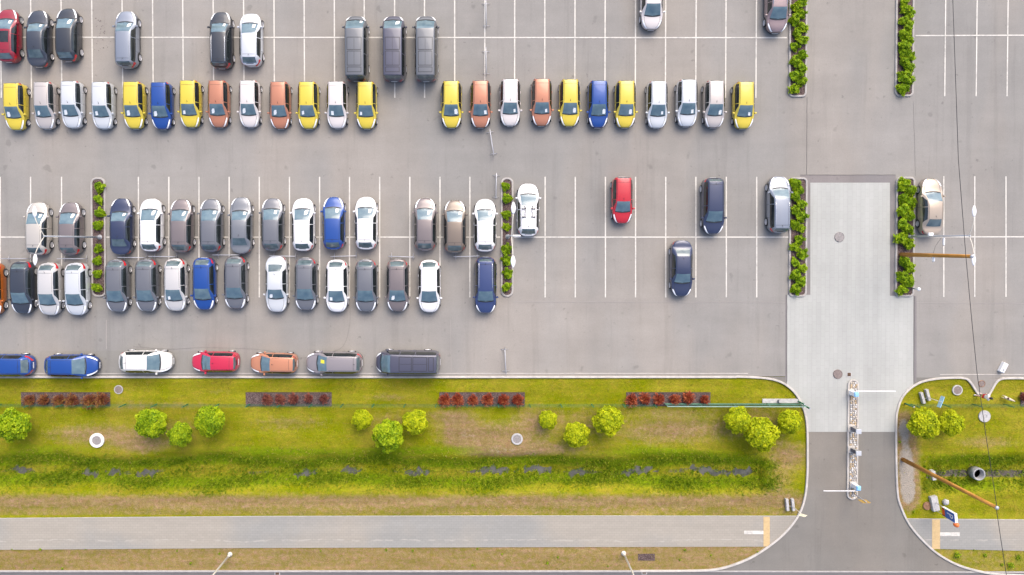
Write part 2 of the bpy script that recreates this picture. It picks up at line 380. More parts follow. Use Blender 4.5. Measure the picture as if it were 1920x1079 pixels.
def poly(name, pts, z, mat):
    """flat polygon sheet from world xy points"""
    P = [Vector((p[0], p[1], 0)) for p in pts]
    tris = geometry.tessellate_polygon([P])
    fs = []
    for t in tris:
        a, b, c = (P[i] for i in t)
        fs.append(tuple(t) if (b - a).cross(c - a).z > 0 else tuple(t)[::-1])
    return mk(name, [(p.x, p.y, z) for p in P], fs, mat)
def smooth_line(pts, n=6):
    out = []
    for i in range(len(pts) - 1):
        p0 = pts[max(i - 1, 0)]; p1 = pts[i]; p2 = pts[i + 1]; p3 = pts[min(i + 2, len(pts) - 1)]
        for k in range(n):
            t = k / n
            out.append(tuple(0.5 * (2 * p1[j] + (p2[j] - p0[j]) * t + (2 * p0[j] - 5 * p1[j] + 4 * p2[j] - p3[j]) * t * t + (3 * p1[j] - p0[j] - 3 * p2[j] + p3[j]) * t ** 3) for j in range(2)))
    out.append(tuple(pts[-1])); return out
def px_line(pts, n=6): return [tuple(G(*p)[:2]) for p in (smooth_line(pts, n) if n else pts)]
def kerb_mesh(line, wd, h, z0=0.0, closed=False):
    """raised strip of rectangular section with eased edges along a world polyline"""
    n = len(line); vs = []; e = 0.025
    for i in range(n):
        if closed: a, b = Vector(line[i - 1]), Vector(line[(i + 1) % n])
        else: a, b = Vector(line[max(i - 1, 0)]), Vector(line[min(i + 1, n - 1)])
        d = (b - a).normalized(); nn = Vector((-d.y, d.x)); p = Vector(line[i])
        for (o, z) in ((-wd / 2, z0), (-wd / 2, h - e), (-wd / 2 + e, h), (wd / 2 - e, h), (wd / 2, h - e), (wd / 2, z0)):
            q = p + nn * o; vs.append((q.x, q.y, z))
    fs = []
    for i in range(n if closed else n - 1):
        j = (i + 1) % n
        for k in range(5): fs.append((i * 6 + k, i * 6 + k + 1, j * 6 + k + 1, j * 6 + k))
    if not closed: fs += [tuple(range(6)), tuple((n - 1) * 6 + k for k in range(6))[::-1]]
    return vs, fs
def kerb(name, line, wd, h, mat, label=None, closed=False):
    vs, fs = kerb_mesh(line, wd, h, 0.0, closed)
    return struct(mk(name, vs, fs, mat))

# ------------------------------------------------------------------ ground with ditch
def gx(u): return G(u, 540).x
def gy(v): return G(905, v).y
DY = gy(889)
def blob(u, v, cx, cy, rx, ry):
    d = ((u - cx) / rx) ** 2 + ((v - cy) / ry) ** 2
    return math.exp(-d * 1.2)
DRY = [(180, 815, 130, 26, .75), (270, 838, 60, 18, .7), (245, 762, 70, 16, .5), (900, 822, 90, 32, 1.0), (1010, 845, 110, 18, .7), (840, 780, 60, 18, .5), (1000, 790, 50, 40, .6), (1250, 812, 150, 36, .55),
       (1480, 855, 50, 30, .8), (1460, 905, 40, 30, .5), (1250, 770, 160, 12, .35), (350, 760, 60, 10, .4), (700, 745, 60, 12, .3), (560, 790, 110, 18, .3),
       (1694, 800, 18, 30, 1.4), (1700, 875, 24, 62, 1.9), (1705, 930, 20, 30, 1.2), (520, 800, 110, 20, .25), (1280, 800, 120, 24, .3), (860, 800, 30, 30, .5), (930, 850, 60, 10, .4), (1850, 830, 90, 18, .55), (1500, 720, 40, 10, .2), (740, 745, 40, 10, .3), (410, 735, 50, 8, .4), (730, 790, 70, 30, .45), (340, 800, 50, 30, .4), (1090, 790, 60, 30, .4), (1430, 790, 70, 40, .5)]
LUSH = [(40, 800, 60, 50, .35), (800, 718, 110, 10, .45), (120, 720, 120, 12, .3), (700, 845, 160, 10, .5), (1300, 850, 150, 9, .4), (1820, 865, 130, 20, .8), (1830, 912, 130, 16, .7), (40, 760, 90, 12, .3), (1800, 1048, 30, 10, .3), (1910, 1050, 30, 14, .5), (560, 850, 120, 10, .4)]
def attrs(u, v):
    d = l = wt = 0.0
    for cx, cy, rx, ry, s in DRY: d += s * blob(u, v, cx, cy, rx, ry)
    for cx, cy, rx, ry, s in LUSH: l += s * blob(u, v, cx, cy, rx, ry)
    left = u < 1512
    if left and v > 715:
        fd = 1 / (1 + math.exp((u - 1455) / 9))
        l += fd * .85 * math.exp(-((v - 870 + 4 * sin(u * .02)) / 12) ** 2) + fd * .85 * math.exp(-((v - 904 + 4 * sin(u * .013)) / 13) ** 2) + .25 * math.exp(-((v - 845) / 14) ** 2) * (1 + sin(u * .017))
        d += 0.55 * (1 / (1 + math.exp(-(v - 925) / 6))) * (1 if v < 970 else 0)
        d += 0.35 * math.exp(-((v - 940) / 10) ** 2)
    if left:
        wt += 0.74 * math.exp(-((v - 889 + 3.6 * sin(u * .021) + 2.2 * sin(u * .063 + 1)) / 5.0) ** 2) * (0.55 + 0.45 * sin(u * 0.021 + 1) * sin(u * 0.05))
        if u < 60 or 140 < u < 180 or 230 < u < 290: wt += 0.2 * math.exp(-((v - 887) / 5) ** 2)
        if 850 < u < 1400: wt += 0.22 * math.exp(-((v - 889) / 6) ** 2)
    elif u > 1735: wt += 0.95 * math.exp(-((v - 893) / 8.0) ** 2)
    if v > 1020: d += 0.72 if left else 0.45
    return d, l, wt
WET = [(28, 16), (160, 20), (205, 12), (266, 26), (570, 22), (655, 18), (780, 26), (925, 34), (1010, 30), (1085, 24), (1200, 40), (1330, 34), (1400, 24), (1820, 50), (1900, 30)]
def ditch_z(u, y):
    y0 = DY - (0.0 if u < 1512 else 0.15) + .16 * sin(u * .021) + .10 * sin(u * .063 + 1)
    dd = abs(y - y0); z = 0.0
    depth = 0.66 + .03 * sin(u * .3)
    for cu, ru in WET: depth += .24 * math.exp(-((u - cu) / ru) ** 2) * math.exp(-((y - y0 + .10 * sin(u * .23)) / (.30 + .12 * sin(u * .41))) ** 2)
    depth += .05 * sin(u * .9 + y * 9) * sin(u * .37 + y * 5)
    if u < 1436: k = min(1, (1436 - u) / 8 + 0.35)
    elif u > 1745: k = min(1, (u - 1745) / 10 + 0.5)
    else: k = 0.0
    if k > 0:
        t = max(0.0, 1 - dd / 1.9); t = min(1, t * 1.35); z = -depth * k * (t * t * (3 - 2 * t))
    return z
xs = [-900, -400, -150, -80, -50]; x = -42.0
while x < 46.0: xs.append(x); x += 0.3
xs += [50, 80, 150, 400, 900]
ys = [-900, -400, -100, -50, -33]; y = -28.6
ytop = gy(700)
while y < ytop: ys.append(y); y += 0.24
ys += [ytop + 1, 0, 60, 150, 400, 900]
def px_of(x, y, z=0):
    d = Matrix.Rotation(-TILT, 3, 'X') @ Vector((x, y, z - H)); return PX + FPX * d.x / -d.z, PY - FPX * d.y / -d.z
vs = []; A = []
rr = random.Random(3)
for yy in ys:
    for xx in xs:
        u, v = px_of(xx, yy)
        z = ditch_z(u, yy)
        if z == 0 and -40 < xx < 46 and gy(965) < yy < ytop: z = 0.03 * (sin(xx * 0.7) * cos(yy * 1.1) - 1) 
        vs.append((xx, yy, z)); A.append(attrs(u, v) if -50 < xx < 60 and -34 < yy < 2 else (0.3, 0.2, 0))
nx = len(xs); fs = []
for j in range(len(ys) - 1):
    for i in range(nx - 1): fs.append((j * nx + i, j * nx + i + 1, (j + 1) * nx + i + 1, (j + 1) * nx + i))
gr = struct(mk('ground', vs, fs, M_GROUND, smooth=True))
for k, nm in enumerate(('dry', 'lush', 'wet')):
    at = gr.data.attributes.new(nm, 'FLOAT', 'POINT'); at.data.foreach_set('value', [a[k] for a in A])
# ditch water: shallow sheet lying in the bottom of the ditch
wl = [(G(-60, 889).x, DY - 0.9), (G(1430, 889).x, DY - 0.9), (G(1430, 889).x, DY + 0.9), (G(-60, 889).x, DY + 0.9)]
struct(poly('water', wl, -0.755, M_WATER))

# ------------------------------------------------------------------ paved sheets
Z1, Z2, Z3, Z4 = 0.030, 0.034, 0.038, 0.042
ylot = gy(706)
xr_ = G(1712, 700).x; yr_ = gy(709)
struct(poly('parking_lot', [(-180, ylot), (xr_, ylot), (xr_, yr_), (180, yr_), (180, 190), (-180, 190)], Z1, M_ASPH))
KL = [(1380, 706.5), (1420, 708), (1450, 712), (1472, 721), (1490, 737), (1502, 757), (1510, 780), (1513, 808), (1513.5, 850), (1513, 890), (1509, 930), (1498, 963), (1474, 996), (1440, 1025), (1400, 1049), (1350, 1066), (1300, 1070), (1200, 1070.5)]
KR = [(1800, 708.5), (1775, 709), (1750, 711), (1725, 717), (1705, 729), (1691, 745), (1683, 765), (1679.5, 790), (1679.5, 860), (1682, 925), (1689, 952), (1704, 983), (1730, 1014), (1760, 1040), (1800, 1061), (1850, 1074), (1900, 1078), (1980, 1080)]
kl = px_line(KL); krr = px_line(KR)
# drive apron: everything between the two kerbs
i0 = 0
drive = kl + [tuple(G(1200, 1090)[:2]), tuple(G(1980, 1095)[:2])] + krr[::-1]
struct(poly('driveway', drive, Z2, M_DRIVE))
yroad = gy(1071)
struct(poly('road', [(-300, yroad - 9), (300, yroad - 9), (300, yroad), (-300, yroad)], Z3, M_ROAD))
struct(poly('far_verge_strip', [(-300, yroad - 9.3), (300, yroad - 9.3), (300, yroad - 9.0), (-300, yroad - 9.0)], 0.12, M_KERB))
# paver field
def clipline(line, v0, v1):
    a, b = gy(v0), gy(v1); return [p for p in line if b <= p[1] <= a]
pav = [tuple(G(1519, 343)[:2]), tuple(G(1519, 553)[:2]), tuple(G(1475, 553)[:2]), tuple(G(1475, 722)[:2])]
pav += [p for p in px_line(KL) if gy(810) < p[1] < gy(723)]
pav += [tuple(G(1514, 810)[:2]), tuple(G(1680, 810)[:2])]
pav += [p for p in px_line(KR)[::-1] if gy(810) < p[1] < gy(727)]
pav += [tuple(G(1712, 725)[:2]), tuple(G(1712, 555)[:2]), tuple(G(1668, 555)[:2]), tuple(G(1668, 343)[:2])]
struct(poly('paver_apron', pav, Z4, M_PAVER))
# darker patch asphalt framing the pavers
def pxrect(name, u0, v0, u1, v1, z, mat): return struct(poly(name, [tuple(G(u0, v1)[:2]), tuple(G(u1, v1)[:2]), tuple(G(u1, v0)[:2]), tuple(G(u0, v0)[:2])], z, mat))
pxrect('asphalt_patch', 1500, 328.5, 1679, 343, Z3, M_DARKSTRIP)
pxrect('asphalt_patch', 1668.3, 343, 1679, 555, Z3, M_DARKSTRIP)
pxrect('asphalt_patch', 1512, 343, 1518.8, 555, Z3, M_DARKSTRIP)
pxrect('asphalt_patch', 1472, 553, 1475, 716, Z3, M_DARKSTRIP)
pxrect('asphalt_patch', 1712.2, 555, 1718, 716, Z3, M_DARKSTRIP)
pxrect('asphalt_patch', 75, 658, 440, 704, Z3, asphalt('gutter asphalt', (0.226, 0.219, 0.200), (0.262, 0.247, 0.222)))
# walkway
wL = [(-300, G(0, 972.5).y), (G(0, 972.5).x, G(0, 972.5).y)] + [tuple(G(u, v)[:2]) for u, v in ((480, 968.5), (960, 967.5), (1440, 968), (1497, 968.5))]
lowL = [tuple(G(u, v)[:2]) for u, v in ((1440, 1025), (960, 1026), (480, 1027.5), (0, 1031))] + [(-300, G(0, 1031).y)]
edge = [p for p in px_line(KL) if gy(1025) < p[1] < gy(968)]
struct(poly('walkway', wL + edge + lowL, Z2 + 0.012, M_WALK))
edge = [p for p in px_line(KR) if gy(1029.5) < p[1] < gy(973)]
wR = [tuple(G(u, v)[:2]) for u, v in ((1700, 972.5), (1800, 973), (1920, 975))] + [(300, G(1920, 975).y), (300, G(1920, 1033).y)] + [tuple(G(u, v)[:2]) for u, v in ((1920, 1033), (1746, 1029))]
struct(poly('walkway', wR + edge[::-1], Z2 + 0.012, M_WALK))
for (u0, v0, u1, v1) in ((1431, 969, 1443, 1024.5), (1747, 973.5, 1762, 1029.5)): pxrect('tactile_strip', u0, v0, u1, v1, Z4 + 0.012, M_TACT)
for (u0, v0, u1, v1) in ((1395, 995, 1431, 1001.5), (1762, 998, 1799, 1005)): pxrect('white_marking', u0, v0, u1, v1, Z4 + 0.012, M_LINE)
# notch path on the right
nk1 = px_line([(1800, 708.5), (1812, 711), (1820, 719), (1829, 733), (1835, 741)])
nk2 = px_line([(1853, 741), (1858, 732), (1865, 720), (1873, 712), (1886, 709.5), (1930, 709.5), (2000, 709.5)])
struct(poly('side_path', nk1 + nk2[:len(nk2) - 12], Z2, M_ASPH))
# kerbs
kerb('kerb', [(-300, ylot - 0.05), (G(1380, 706).x, ylot - 0.05)], 0.17, 0.14, M_KERBW)
kerb('gutter_edge', [(-300, gy(700.5)), (G(1402, 700).x, gy(700.5))], 0.07, 0.05, M_KERBW)
kerb('gutter_edge', [(G(1762, 702).x, gy(702.5)), (300, gy(702.5))], 0.07, 0.05, M_KERBW)
kerb('kerb', kl, 0.17, 0.14, M_KERBW); kerb('kerb', krr[6:], 0.17, 0.14, M_KERBW)
kerb('kerb', krr[:7][::-1] + nk1[1:], 0.17, 0.14, M_KERBW); kerb('kerb', nk2, 0.17, 0.14, M_KERBW)
kerb('kerb', [(-300, yroad), (G(1200, 1070).x, yroad)], 0.15, 0.13, M_KERB)
kerb('road_edge_strip', [(G(1204, 1070).x, yroad), (G(1972, 1078).x, yroad - 0.1)], 0.14, 0.055, M_KERB)
for (z_u0, z_u1, vv) in ((-80, 1497, 968), (1700, 2000, 973)):
    kerb('walkway_edging', [(G(z_u0, vv + (3 if z_u0 < 0 else 0)).x, G(z_u0, vv + (5 if z_u0 < 0 else 0)).y)] + [tuple(G(u, v)[:2]) for u, v in (((480, 968.5), (960, 967.5), (1496, 968)) if z_u0 < 0 else ((1920, 975),))], 0.07, 0.055, M_KERB)
# seams in the asphalt
def strip(name, pts, wd, z, mat):
    vs = []; n = len(pts)
    for i in range(n):
        a, b = Vector(pts[max(i - 1, 0)]), Vector(pts[min(i + 1, n - 1)]); d = (b - a).normalized(); nn = Vector((-d.y, d.x)) * wd / 2
        p = Vector(pts[i]); vs += [(p.x + nn.x, p.y + nn.y, z), (p.x - nn.x, p.y - nn.y, z)]
    return mk(name, vs, [(2 * i + 1, 2 * i + 3, 2 * i + 2, 2 * i) for i in range(n - 1)], mat)
def wob(u0, v0, u1, v1, n, a):
    r = random.Random(int(u0 + v0)); return [tuple(G(u0 + (u1 - u0) * i / n + r.uniform(-a, a), v0 + (v1 - v0) * i / n + r.uniform(-a, a))[:2]) for i in range(n + 1)]
for (u0, v0, u1, v1, wd) in ((1513, 182, 1512, 328, .035), (1475, 553, 1475, 716, .05), (1714, 555, 1713, 716, .05), (1500, 328.5, 1679, 328.5, .04), (1712, 190, 1716, 330, .015)):
    struct(strip('asphalt_seam', wob(u0, v0, u1, v1, 14, .25), wd, Z4 + .008, M_SEAM))
M_SEAML = pr('pale seam', (0.30, 0.28, 0.26), 0.9)
for (u0, v0, u1, v1, wd) in ((965, 566, 1472, 567, .04), (1718, 568, 1920, 569, .04), (200, 600, 200, 655, .06), (845, 600, 846, 700, .03)):
    struct(strip('asphalt_seam', wob(u0, v0, u1, v1, 20, .3), wd, Z4 + .004, M_SEAML))
crk = [(655, 560), (657, 590), (654, 620), (646, 645), (632, 657), (600, 664), (560, 672), (520, 662), (480, 655), (380, 652), (320, 655), (250, 650)]
struct(strip('asphalt_seam', px_line(crk, 4), .022, Z4 + .006, pr('faint seam', (.17, .16, .15), .9)))

# ------------------------------------------------------------------ parking bay lines
ML = MB()
def bay(u0, v0, u1, v1, wd=0.10, z=Z2 + .012):
    a, b = G(u0, v0), G(u1, v1); d = (b - a).normalized(); n = Vector((-d.y, d.x, 0)) * wd / 2
    ML.add([(a.x - n.x, a.y - n.y, z), (b.x - n.x, b.y - n.y, z), (b.x + n.x, b.y + n.y, z), (a.x + n.x, a.y + n.y, z)], [(0, 1, 2, 3)])
def vbays(ul, v0, v1, sl, skip=None):
    vh = skip
    for u in ul:
        k = (u - 905) * sl
        ua = lambda v: u - k * v
        if vh: # butt against the cross line so no two sheets share a plane
            bay(ua(v0), v0, ua(vh - 1.4), vh - 1.4); bay(ua(vh + 1.4), vh + 1.4, ua(v1), v1)
        else: bay(ua(v0), v0, ua(v1), v1)
top = [1.2, 58, 115, 172.5, 229.3, 286.5, 343, 400, 457, 514, 570.5, 627, 683, 740, 796, 852.5, 909, 965, 1021.5, 1078, 1134.5, 1191.5, 1248, 1305, 1361, 1418]
vbays(top, -60, 184, 1.15e-5, 71.5); bay(-20, 70.5, 1475, 71.3)
vbays([1772.5, 1831.5, 1889.5], -60, 181, 1.15e-5, 67.5); bay(1716, 67.5, 1960, 66.5)
low = [1, 58, 116, 260, 317, 373.5, 430, 486.5, 543, 599.5, 655.5, 712, 768.5, 825, 881, 1022, 1078.5, 1135, 1191.5, 1248, 1304.5, 1361.5, 1418.5]
vbays(low, 332, 558, 0, 445)
bay(-20, 445, 172, 445); bay(198, 445, 938, 445); bay(964, 445, 1478, 445)
vbays([1769, 1827, 1885.5], 331, 557, 0, 444.5); bay(1716, 444.5, 1960, 444.5)
struct(ML.build('bay_markings', M_LINE))

r_ = random.Random(2); fm_ = MB()
for _ in range(34):
    p = G(r_.gauss(190, 9), r_.uniform(34, 98)); a = r_.uniform(.02, .06); t0 = r_.random() * 6
    fm_.add([(p.x + a * r_.uniform(.5, 1.2) * cos(t0 + k * 1.05), p.y + a * r_.uniform(.5, 1.2) * sin(t0 + k * 1.05), Z4 + .012 + _ * .0001) for k in range(6)], [(0, 1, 2, 3, 4, 5)])
tag(fm_.build('dirt_specks', pr('dirt', (.13, .11, .10), .95)), 'dark dirt specks scattered on the asphalt beside the silver blue estate', 'dirt', None, 'stuff')
# ------------------------------------------------------------------ cars
def pchip(pts):
    pts = sorted(pts); X = [p[0] for p in pts]; Y = [p[1] for p in pts]; n = len(X)
    hh = [X[i + 1] - X[i] for i in range(n - 1)]; dl = [(Y[i + 1] - Y[i]) / hh[i] for i in range(n - 1)]
    m = [0.0] * n; m[0] = dl[0]; m[-1] = dl[-1]
    for i in range(1, n - 1):
        if dl[i - 1] * dl[i] > 0:
            w1 = 2 * hh[i] + hh[i - 1]; w2 = hh[i] + 2 * hh[i - 1]; m[i] = (w1 + w2) / (w1 / dl[i - 1] + w2 / dl[i])
    def f(x):
        if x <= X[0]: return Y[0]
        if x >= X[-1]: return Y[-1]
        i = 0
        while x > X[i + 1]: i += 1
        t = (x - X[i]) / hh[i]
        return Y[i] * (1 + 2 * t) * (1 - t) ** 2 + m[i] * hh[i] * t * (1 - t) ** 2 + Y[i + 1] * t * t * (3 - 2 * t) + m[i + 1] * hh[i] * t * t * (t - 1)
    return f
SPEC = {
 'small': dict(L=3.82, W=1.68, H=1.48, cowl=.50, rf=.05, rr=-.90, rg=-.975, zc=.98, zd=1.02, zn=.76, pf=3.1, pr=9, wb=.66, rw=.285, kind='hatchback', hy=(.60, .96), nose=1),
 'hatch': dict(L=4.32, W=1.83, H=1.46, cowl=.58, rf=.15, rr=-.72, rg=-.92, zc=.97, zd=1.02, zn=.74, pf=4.2, pr=6, wb=.62, rw=.32, kind='hatchback', hy=(.62, .96), nose=0),
 'sedan': dict(L=4.62, W=1.77, H=1.44, cowl=.50, rf=.16, rr=-.44, rg=-.74, zc=.96, zd=1.02, zn=.74, pf=4.6, pr=6, wb=.60, rw=.31, kind='saloon car', hy=(.72, .97), nose=0),
 'wagon': dict(L=4.62, W=1.79, H=1.56, cowl=.56, rf=.18, rr=-.84, rg=-.95, zc=1.02, zd=1.08, zn=.80, pf=4.6, pr=8, wb=.61, rw=.33, kind='estate car', hy=(.70, .97), nose=0),
 'van': dict(L=5.28, W=1.92, H=1.96, cowl=.82, rf=.49, rr=-.90, rg=-.965, zc=1.18, zd=1.15, zn=.95, pf=6.5, pr=14, wb=.60, rw=.34, kind='van', hy=(.82, .98), nose=0),
}
class Surf:
    def __init__(s, S):
        s.S = S; s.h = S['L'] / 2; s.hw = S['W'] / 2
        c, rf, r_, rg, Hh, zc, zd, zn = S['cowl'], S['rf'], S['rr'], S['rg'], S['H'], S['zc'], S['zd'], S['zn']
        tail = [(rg, zd), (-.985, zd - .07 if rg > -.95 else zd - .12), (-1, .60)]
        if rg < -.96: tail = [(rg, zd), (-1, .60)]
        s.zt = pchip([(1, .45), (.992, zn - .12), (.95, zn), (c, zc), (rf, Hh - .05), ((rf + r_) / 2 + .06, Hh), (r_, Hh - .05)] + tail)
        zb = min(zc, zd) - .06
        s.zb = pchip([(1, .42), (.99, zn - .16), (.93, zn - .05), (c, zb), (0, zb + .03), (r_, zb + .06), (rg if rg > -.96 else -.955, zd - .07), (-1, .55)])
        vn = S['kind'] == 'van'
        rt = .76 if vn else .67
        s.wt = pchip([(1, .84), (c + .08, .84), (c, .82 if vn else .80), (rf, rt), (r_, rt - .02), (rg, rt + .06 if rg < -.9 else .78), (-1, .80)])
    def w(s, a):
        p = s.S['pf'] if a > 0 else s.S['pr']; q = (3.0 if s.S['nose'] else 2.4) if a > 0 else 2.8
        return s.hw * max(0.0, 1 - abs(a) ** p) ** (1 / q)
    def top(s, a, f):
        w = s.w(a); wt = min(s.wt(a) * s.hw, .93 * w); zt = s.zt(a)
        cr = .045 if s.S['cowl'] > a > s.S['rg'] else .06
        return Vector((a * s.h, f * wt, zt - cr * abs(f) ** 2.4))
    def side(s, a, g):
        w = s.w(a); tp = s.top(a, 1.0); zb = min(s.zb(a), tp.z - .015)
        y = w * .96 * (1 - g) + tp.y * g + .035 * sin(pi * g) * min(1, (tp.z - zb) * 3)
        z = zb * (1 - g) + tp.z * g
        return Vector((a * s.h, y, z))
    def low(s, a, k):
        """k 0..1 from sill to belt"""
        w = s.w(a); x = a * s.h; zb = .20
        for sx in (-1, 1):
            xw = sx * s.S['wb'] * s.h; R = s.S['rw'] + .055
            if abs(x - xw) < R: zb = max(zb, s.S['rw'] + sqrt(R * R - (x - xw) ** 2) - .02)
        zt = min(s.zb(a), s.top(a, 1).z - .015); zb = min(zb, zt - .06)
        z = zb + (zt - zb) * k
        prof = .945 + .055 * sin(min(1, (z - .15) / .42) * pi / 2) if z < .57 else 1.0 - .04 * ((z - .57) / max(.05, zt - .57)) ** 2
        return Vector((x, w * max(.9, prof), z))
    def full(s, a, j):
        if j <= 4: return s.low(a, j / 4)
        if j <= 8: return s.side(a, (j - 4) / 4)
        return s.top(a, 1 - (j - 8) / 4)
    def nrm(s, fn, a, b):
        e = .004; d1 = fn(min(a + e, 1), b) - fn(max(a - e, -1), b); d2 = fn(a, b + e) - fn(a, b - e)
        n = d1.cross(d2); 
        if n.length < 1e-9: return Vector((0, 0, 1))
        n.normalize(); p = fn(a, b)
        if n.dot(Vector((p.x * .25, p.y, p.z - .5))) < 0: n = -n
        return n
def patch(mb, fn, S, A, B, na, nb, off=.006, m=0, mirror=False):
    """A(u,v)->(a,b) surface params over unit square"""
    for sg in ((1, -1) if mirror else (1,)):
        vs = []
        for i in range(na + 1):
            for j in range(nb + 1):
                a, b = A(i / na, j / nb); p = fn(a, b) + S.nrm(fn, a, b) * off
                vs.append((p.x, p.y * sg, p.z))
        fs = []
        for i in range(na):
            for j in range(nb):
                q = (i * (nb + 1) + j, i * (nb + 1) + j + 1, (i + 1) * (nb + 1) + j + 1, (i + 1) * (nb + 1) + j); fs.append(q if sg > 0 else q[::-1])
        mb.add(vs, fs, m)
def slotobj(o, idx, mat):
    o.material_slots[idx].link = 'OBJECT'; o.material_slots[idx].material = mat
def car_proto(key, feat):
    sp = SPEC[key]; S = Surf(sp); h = S.h; root = bpy.data.objects.new('parked_car' if key != 'van' else 'parked_van', None); COL.objects.link(root)
    P0 = PAINT['white']
    # body shell
    N = 88; As = [sin(-pi / 2 + pi * i / N) for i in range(N + 1)]
    JS = [0, .5, 1, 2, 3, 4, 4.6, 5.5, 6.5, 7.4, 8, 8.6, 9.5, 10.7, 12]
    vs = []; mi = []
    for a in As:
        row = []
        pl = S.low(a, 0); row.append((pl.x, 0, pl.z)); row.append((pl.x, pl.y * .8, pl.z))
        for j in JS: p = S.full(a, j); row.append((p.x, p.y, p.z))
        full = row + [(p[0], -p[1], p[2]) for p in row[-2:0:-1]]
        vs += full
    K = len(full); fs = []
    for i in range(N):
        for k in range(K):
            fs.append((i * K + k, i * K + (k + 1) % K, (i + 1) * K + (k + 1) % K, (i + 1) * K + k))
            jj = min(k, K - 1 - k); mi.append(1 if jj < (4 if key in ('wagon',) else 2) else 0)
    mb = MB(); mb.v = [tuple(v) for v in vs]; mb.f = fs; mb.mi = mi
    # panel gaps
    g = lambda fn, a0, b0, a1, b1, wd, na, nb, mir=True: patch(mb, fn, S, lambda u, v: (a0 + (a1 - a0) * u + (wd / h * (v - .5) if nb == 1 and abs(a1 - a0) < 1e-6 else 0), b0 + (b1 - b0) * (u if nb == 1 else v)), None, na, nb, .004, 2, mir)
    c, rf, r_, rg = sp['cowl'], sp['rf'], sp['rr'], sp['rg']
    patch(mb, S.top, S, lambda u, v: (c + .03 + (.93 - c) * u, .86 + (v - .5) * .026 - .10 * u), None, 12, 1, .004, 2, True)       # bonnet edges
    for k_ in ((.92, ) if key != 'van' else ()):
        patch(mb, S.top, S, lambda u, v: (rf - .05 + (r_ + .04 - rf) * u, k_ + (v - .5) * .03), None, 14, 1, .004, 2, True)   # roof gutters
    if key in ('small', 'hatch', 'wagon'):
        ar = r_ + (.16 if key == 'small' else .10)
        patch(mb, S.top, S, lambda u, v: (ar + .010 * (v - .5), -.84 + 1.68 * u), None, 10, 1, .004, 2)                       # tailgate seam
    if key == 'van':
        def rect(a0, a1, f0, f1):
            kk = .016
            for (x0, x1) in ((a0, a0 + kk), (a1 - kk, a1)): patch(mb, S.top, S, lambda u, v: (x0 + (x1 - x0) * v, f0 + (f1 - f0) * u), None, 8, 1, .004, 2)
            for (y0, y1) in ((f0, f0 + .055), (f1 - .055, f1)): patch(mb, S.top, S, lambda u, v: (a0 + (a1 - a0) * u, y0 + (y1 - y0) * v), None, 8, 1, .0045, 2)
        rect(-.15, .24, -.82, .82); rect(-.62, -.18, -.80, .80); rect(-.82, -.66, -.80, .80)  # pressed roof ribs, their shading painted as dark strips
        for x0, x1 in ((-.13, .20), (-.60, -.20)): patch(mb, S.top, S, lambda u, v: (x0 + (x1 - x0) * u, -.014 + .028 * v), None, 6, 1, .005, 2)
    doors = {'small': (.44, -.02, -.48), 'hatch': (.46, .0, -.46), 'sedan': (.42, -.02, -.44), 'wagon': (.44, .0, -.46), 'van': (.60, .22, -.25)}[key]
    for d in doors:
        patch(mb, S.full, S, lambda u, v: (d + .007 * (v - .5), .3 + 3.6 * u), None, 8, 1, .004, 2, True)
    patch(mb, S.full, S, lambda u, v: (doors[2] + (doors[0] - doors[2]) * u, .3 + .12 * v), None, 10, 1, .004, 2, True)
    # dark scuttle under the windscreen
    cw = lambda f: c + .045 - .055 * f * f
    patch(mb, S.top, S, lambda u, v: (cw(-.93 + 1.86 * u) - .045 * (1 - v) * 1.4, (-.93 + 1.86 * u)), None, 14, 2, .005, 1)
    ob = mb.build('body', [P0, M_BLACK, M_GAP], root, True); slotobj(ob, 0, P0)
    # windscreen
    w1 = MB(); patch(w1, S.top, S, lambda u, v: ((cw(-.93 + 1.86 * u) - .035) * (1 - v) + (rf + .01 + .012 * (1 - (2 * u - 1) ** 2)) * v, (-.93 + 1.86 * u)), None, 14, 10, .008)
    ws = w1.build('windscreen', M_GLS, root, True)
    wp = MB()
    for f0, f1 in ((-.1, -.78), (.72, .08)):
        patch(wp, S.top, S, lambda u, v: (cw(0) - .065 + .010 * v, f0 + (f1 - f0) * u), None, 6, 1, .022)
    wp.build('wiper', M_BLACK, ws)
    r1 = MB(); lo_, hi_ = (rg + .01, r_ - .012) if key != 'sedan' else (rg + .03, r_ - .02)
    if key == 'van': lo_, hi_ = rg + .004, r_ - .012
    patch(r1, S.top, S, lambda u, v: (lo_ * (1 - v) + hi_ * v + .012 * (2 * u - 1) ** 2, (-.86 + 1.72 * u)), None, 12, 6, .008)
    r1.build('rear_window', M_GLR, root, True)
    # side windows, two panes each side
    x_front = lambda g_: (c - .10) * (1 - g_) + (rf + .02) * g_
    rear_b = {'small': -.86, 'hatch': -.74, 'sedan': -.58, 'wagon': -.86, 'van': -.90}[key]; rear_t = {'small': -.84, 'hatch': -.62, 'sedan': -.44, 'wagon': -.80, 'van': -.88}[key]
    panes = [(None, doors[1] + .012), (doors[1] - .012, None)] if key != 'van' else [(None, .235), (.205, -.235), (-.265, None)]
    for sg in (1, -1):
        for (pa, pb) in panes:
            pm = MB()
            def A(u, v, pa=pa, pb=pb):
                gg = .07 + .83 * v
                xf = x_front(gg) if pa is None else pa
                xb = (rear_b * (1 - gg) + rear_t * gg) if pb is None else pb
                return (xf + (xb - xf) * u, gg)
            patch(pm, S.side, S, A, None, 10, 5, .007)
            if sg < 0: pm.v = [(a, -b, c_) for a, b, c_ in pm.v]; pm.f = [f[::-1] for f in pm.f]
            pm.build('side_window', M_GLD, root, True)
    # lamps
    h0, h1 = sp['hy']
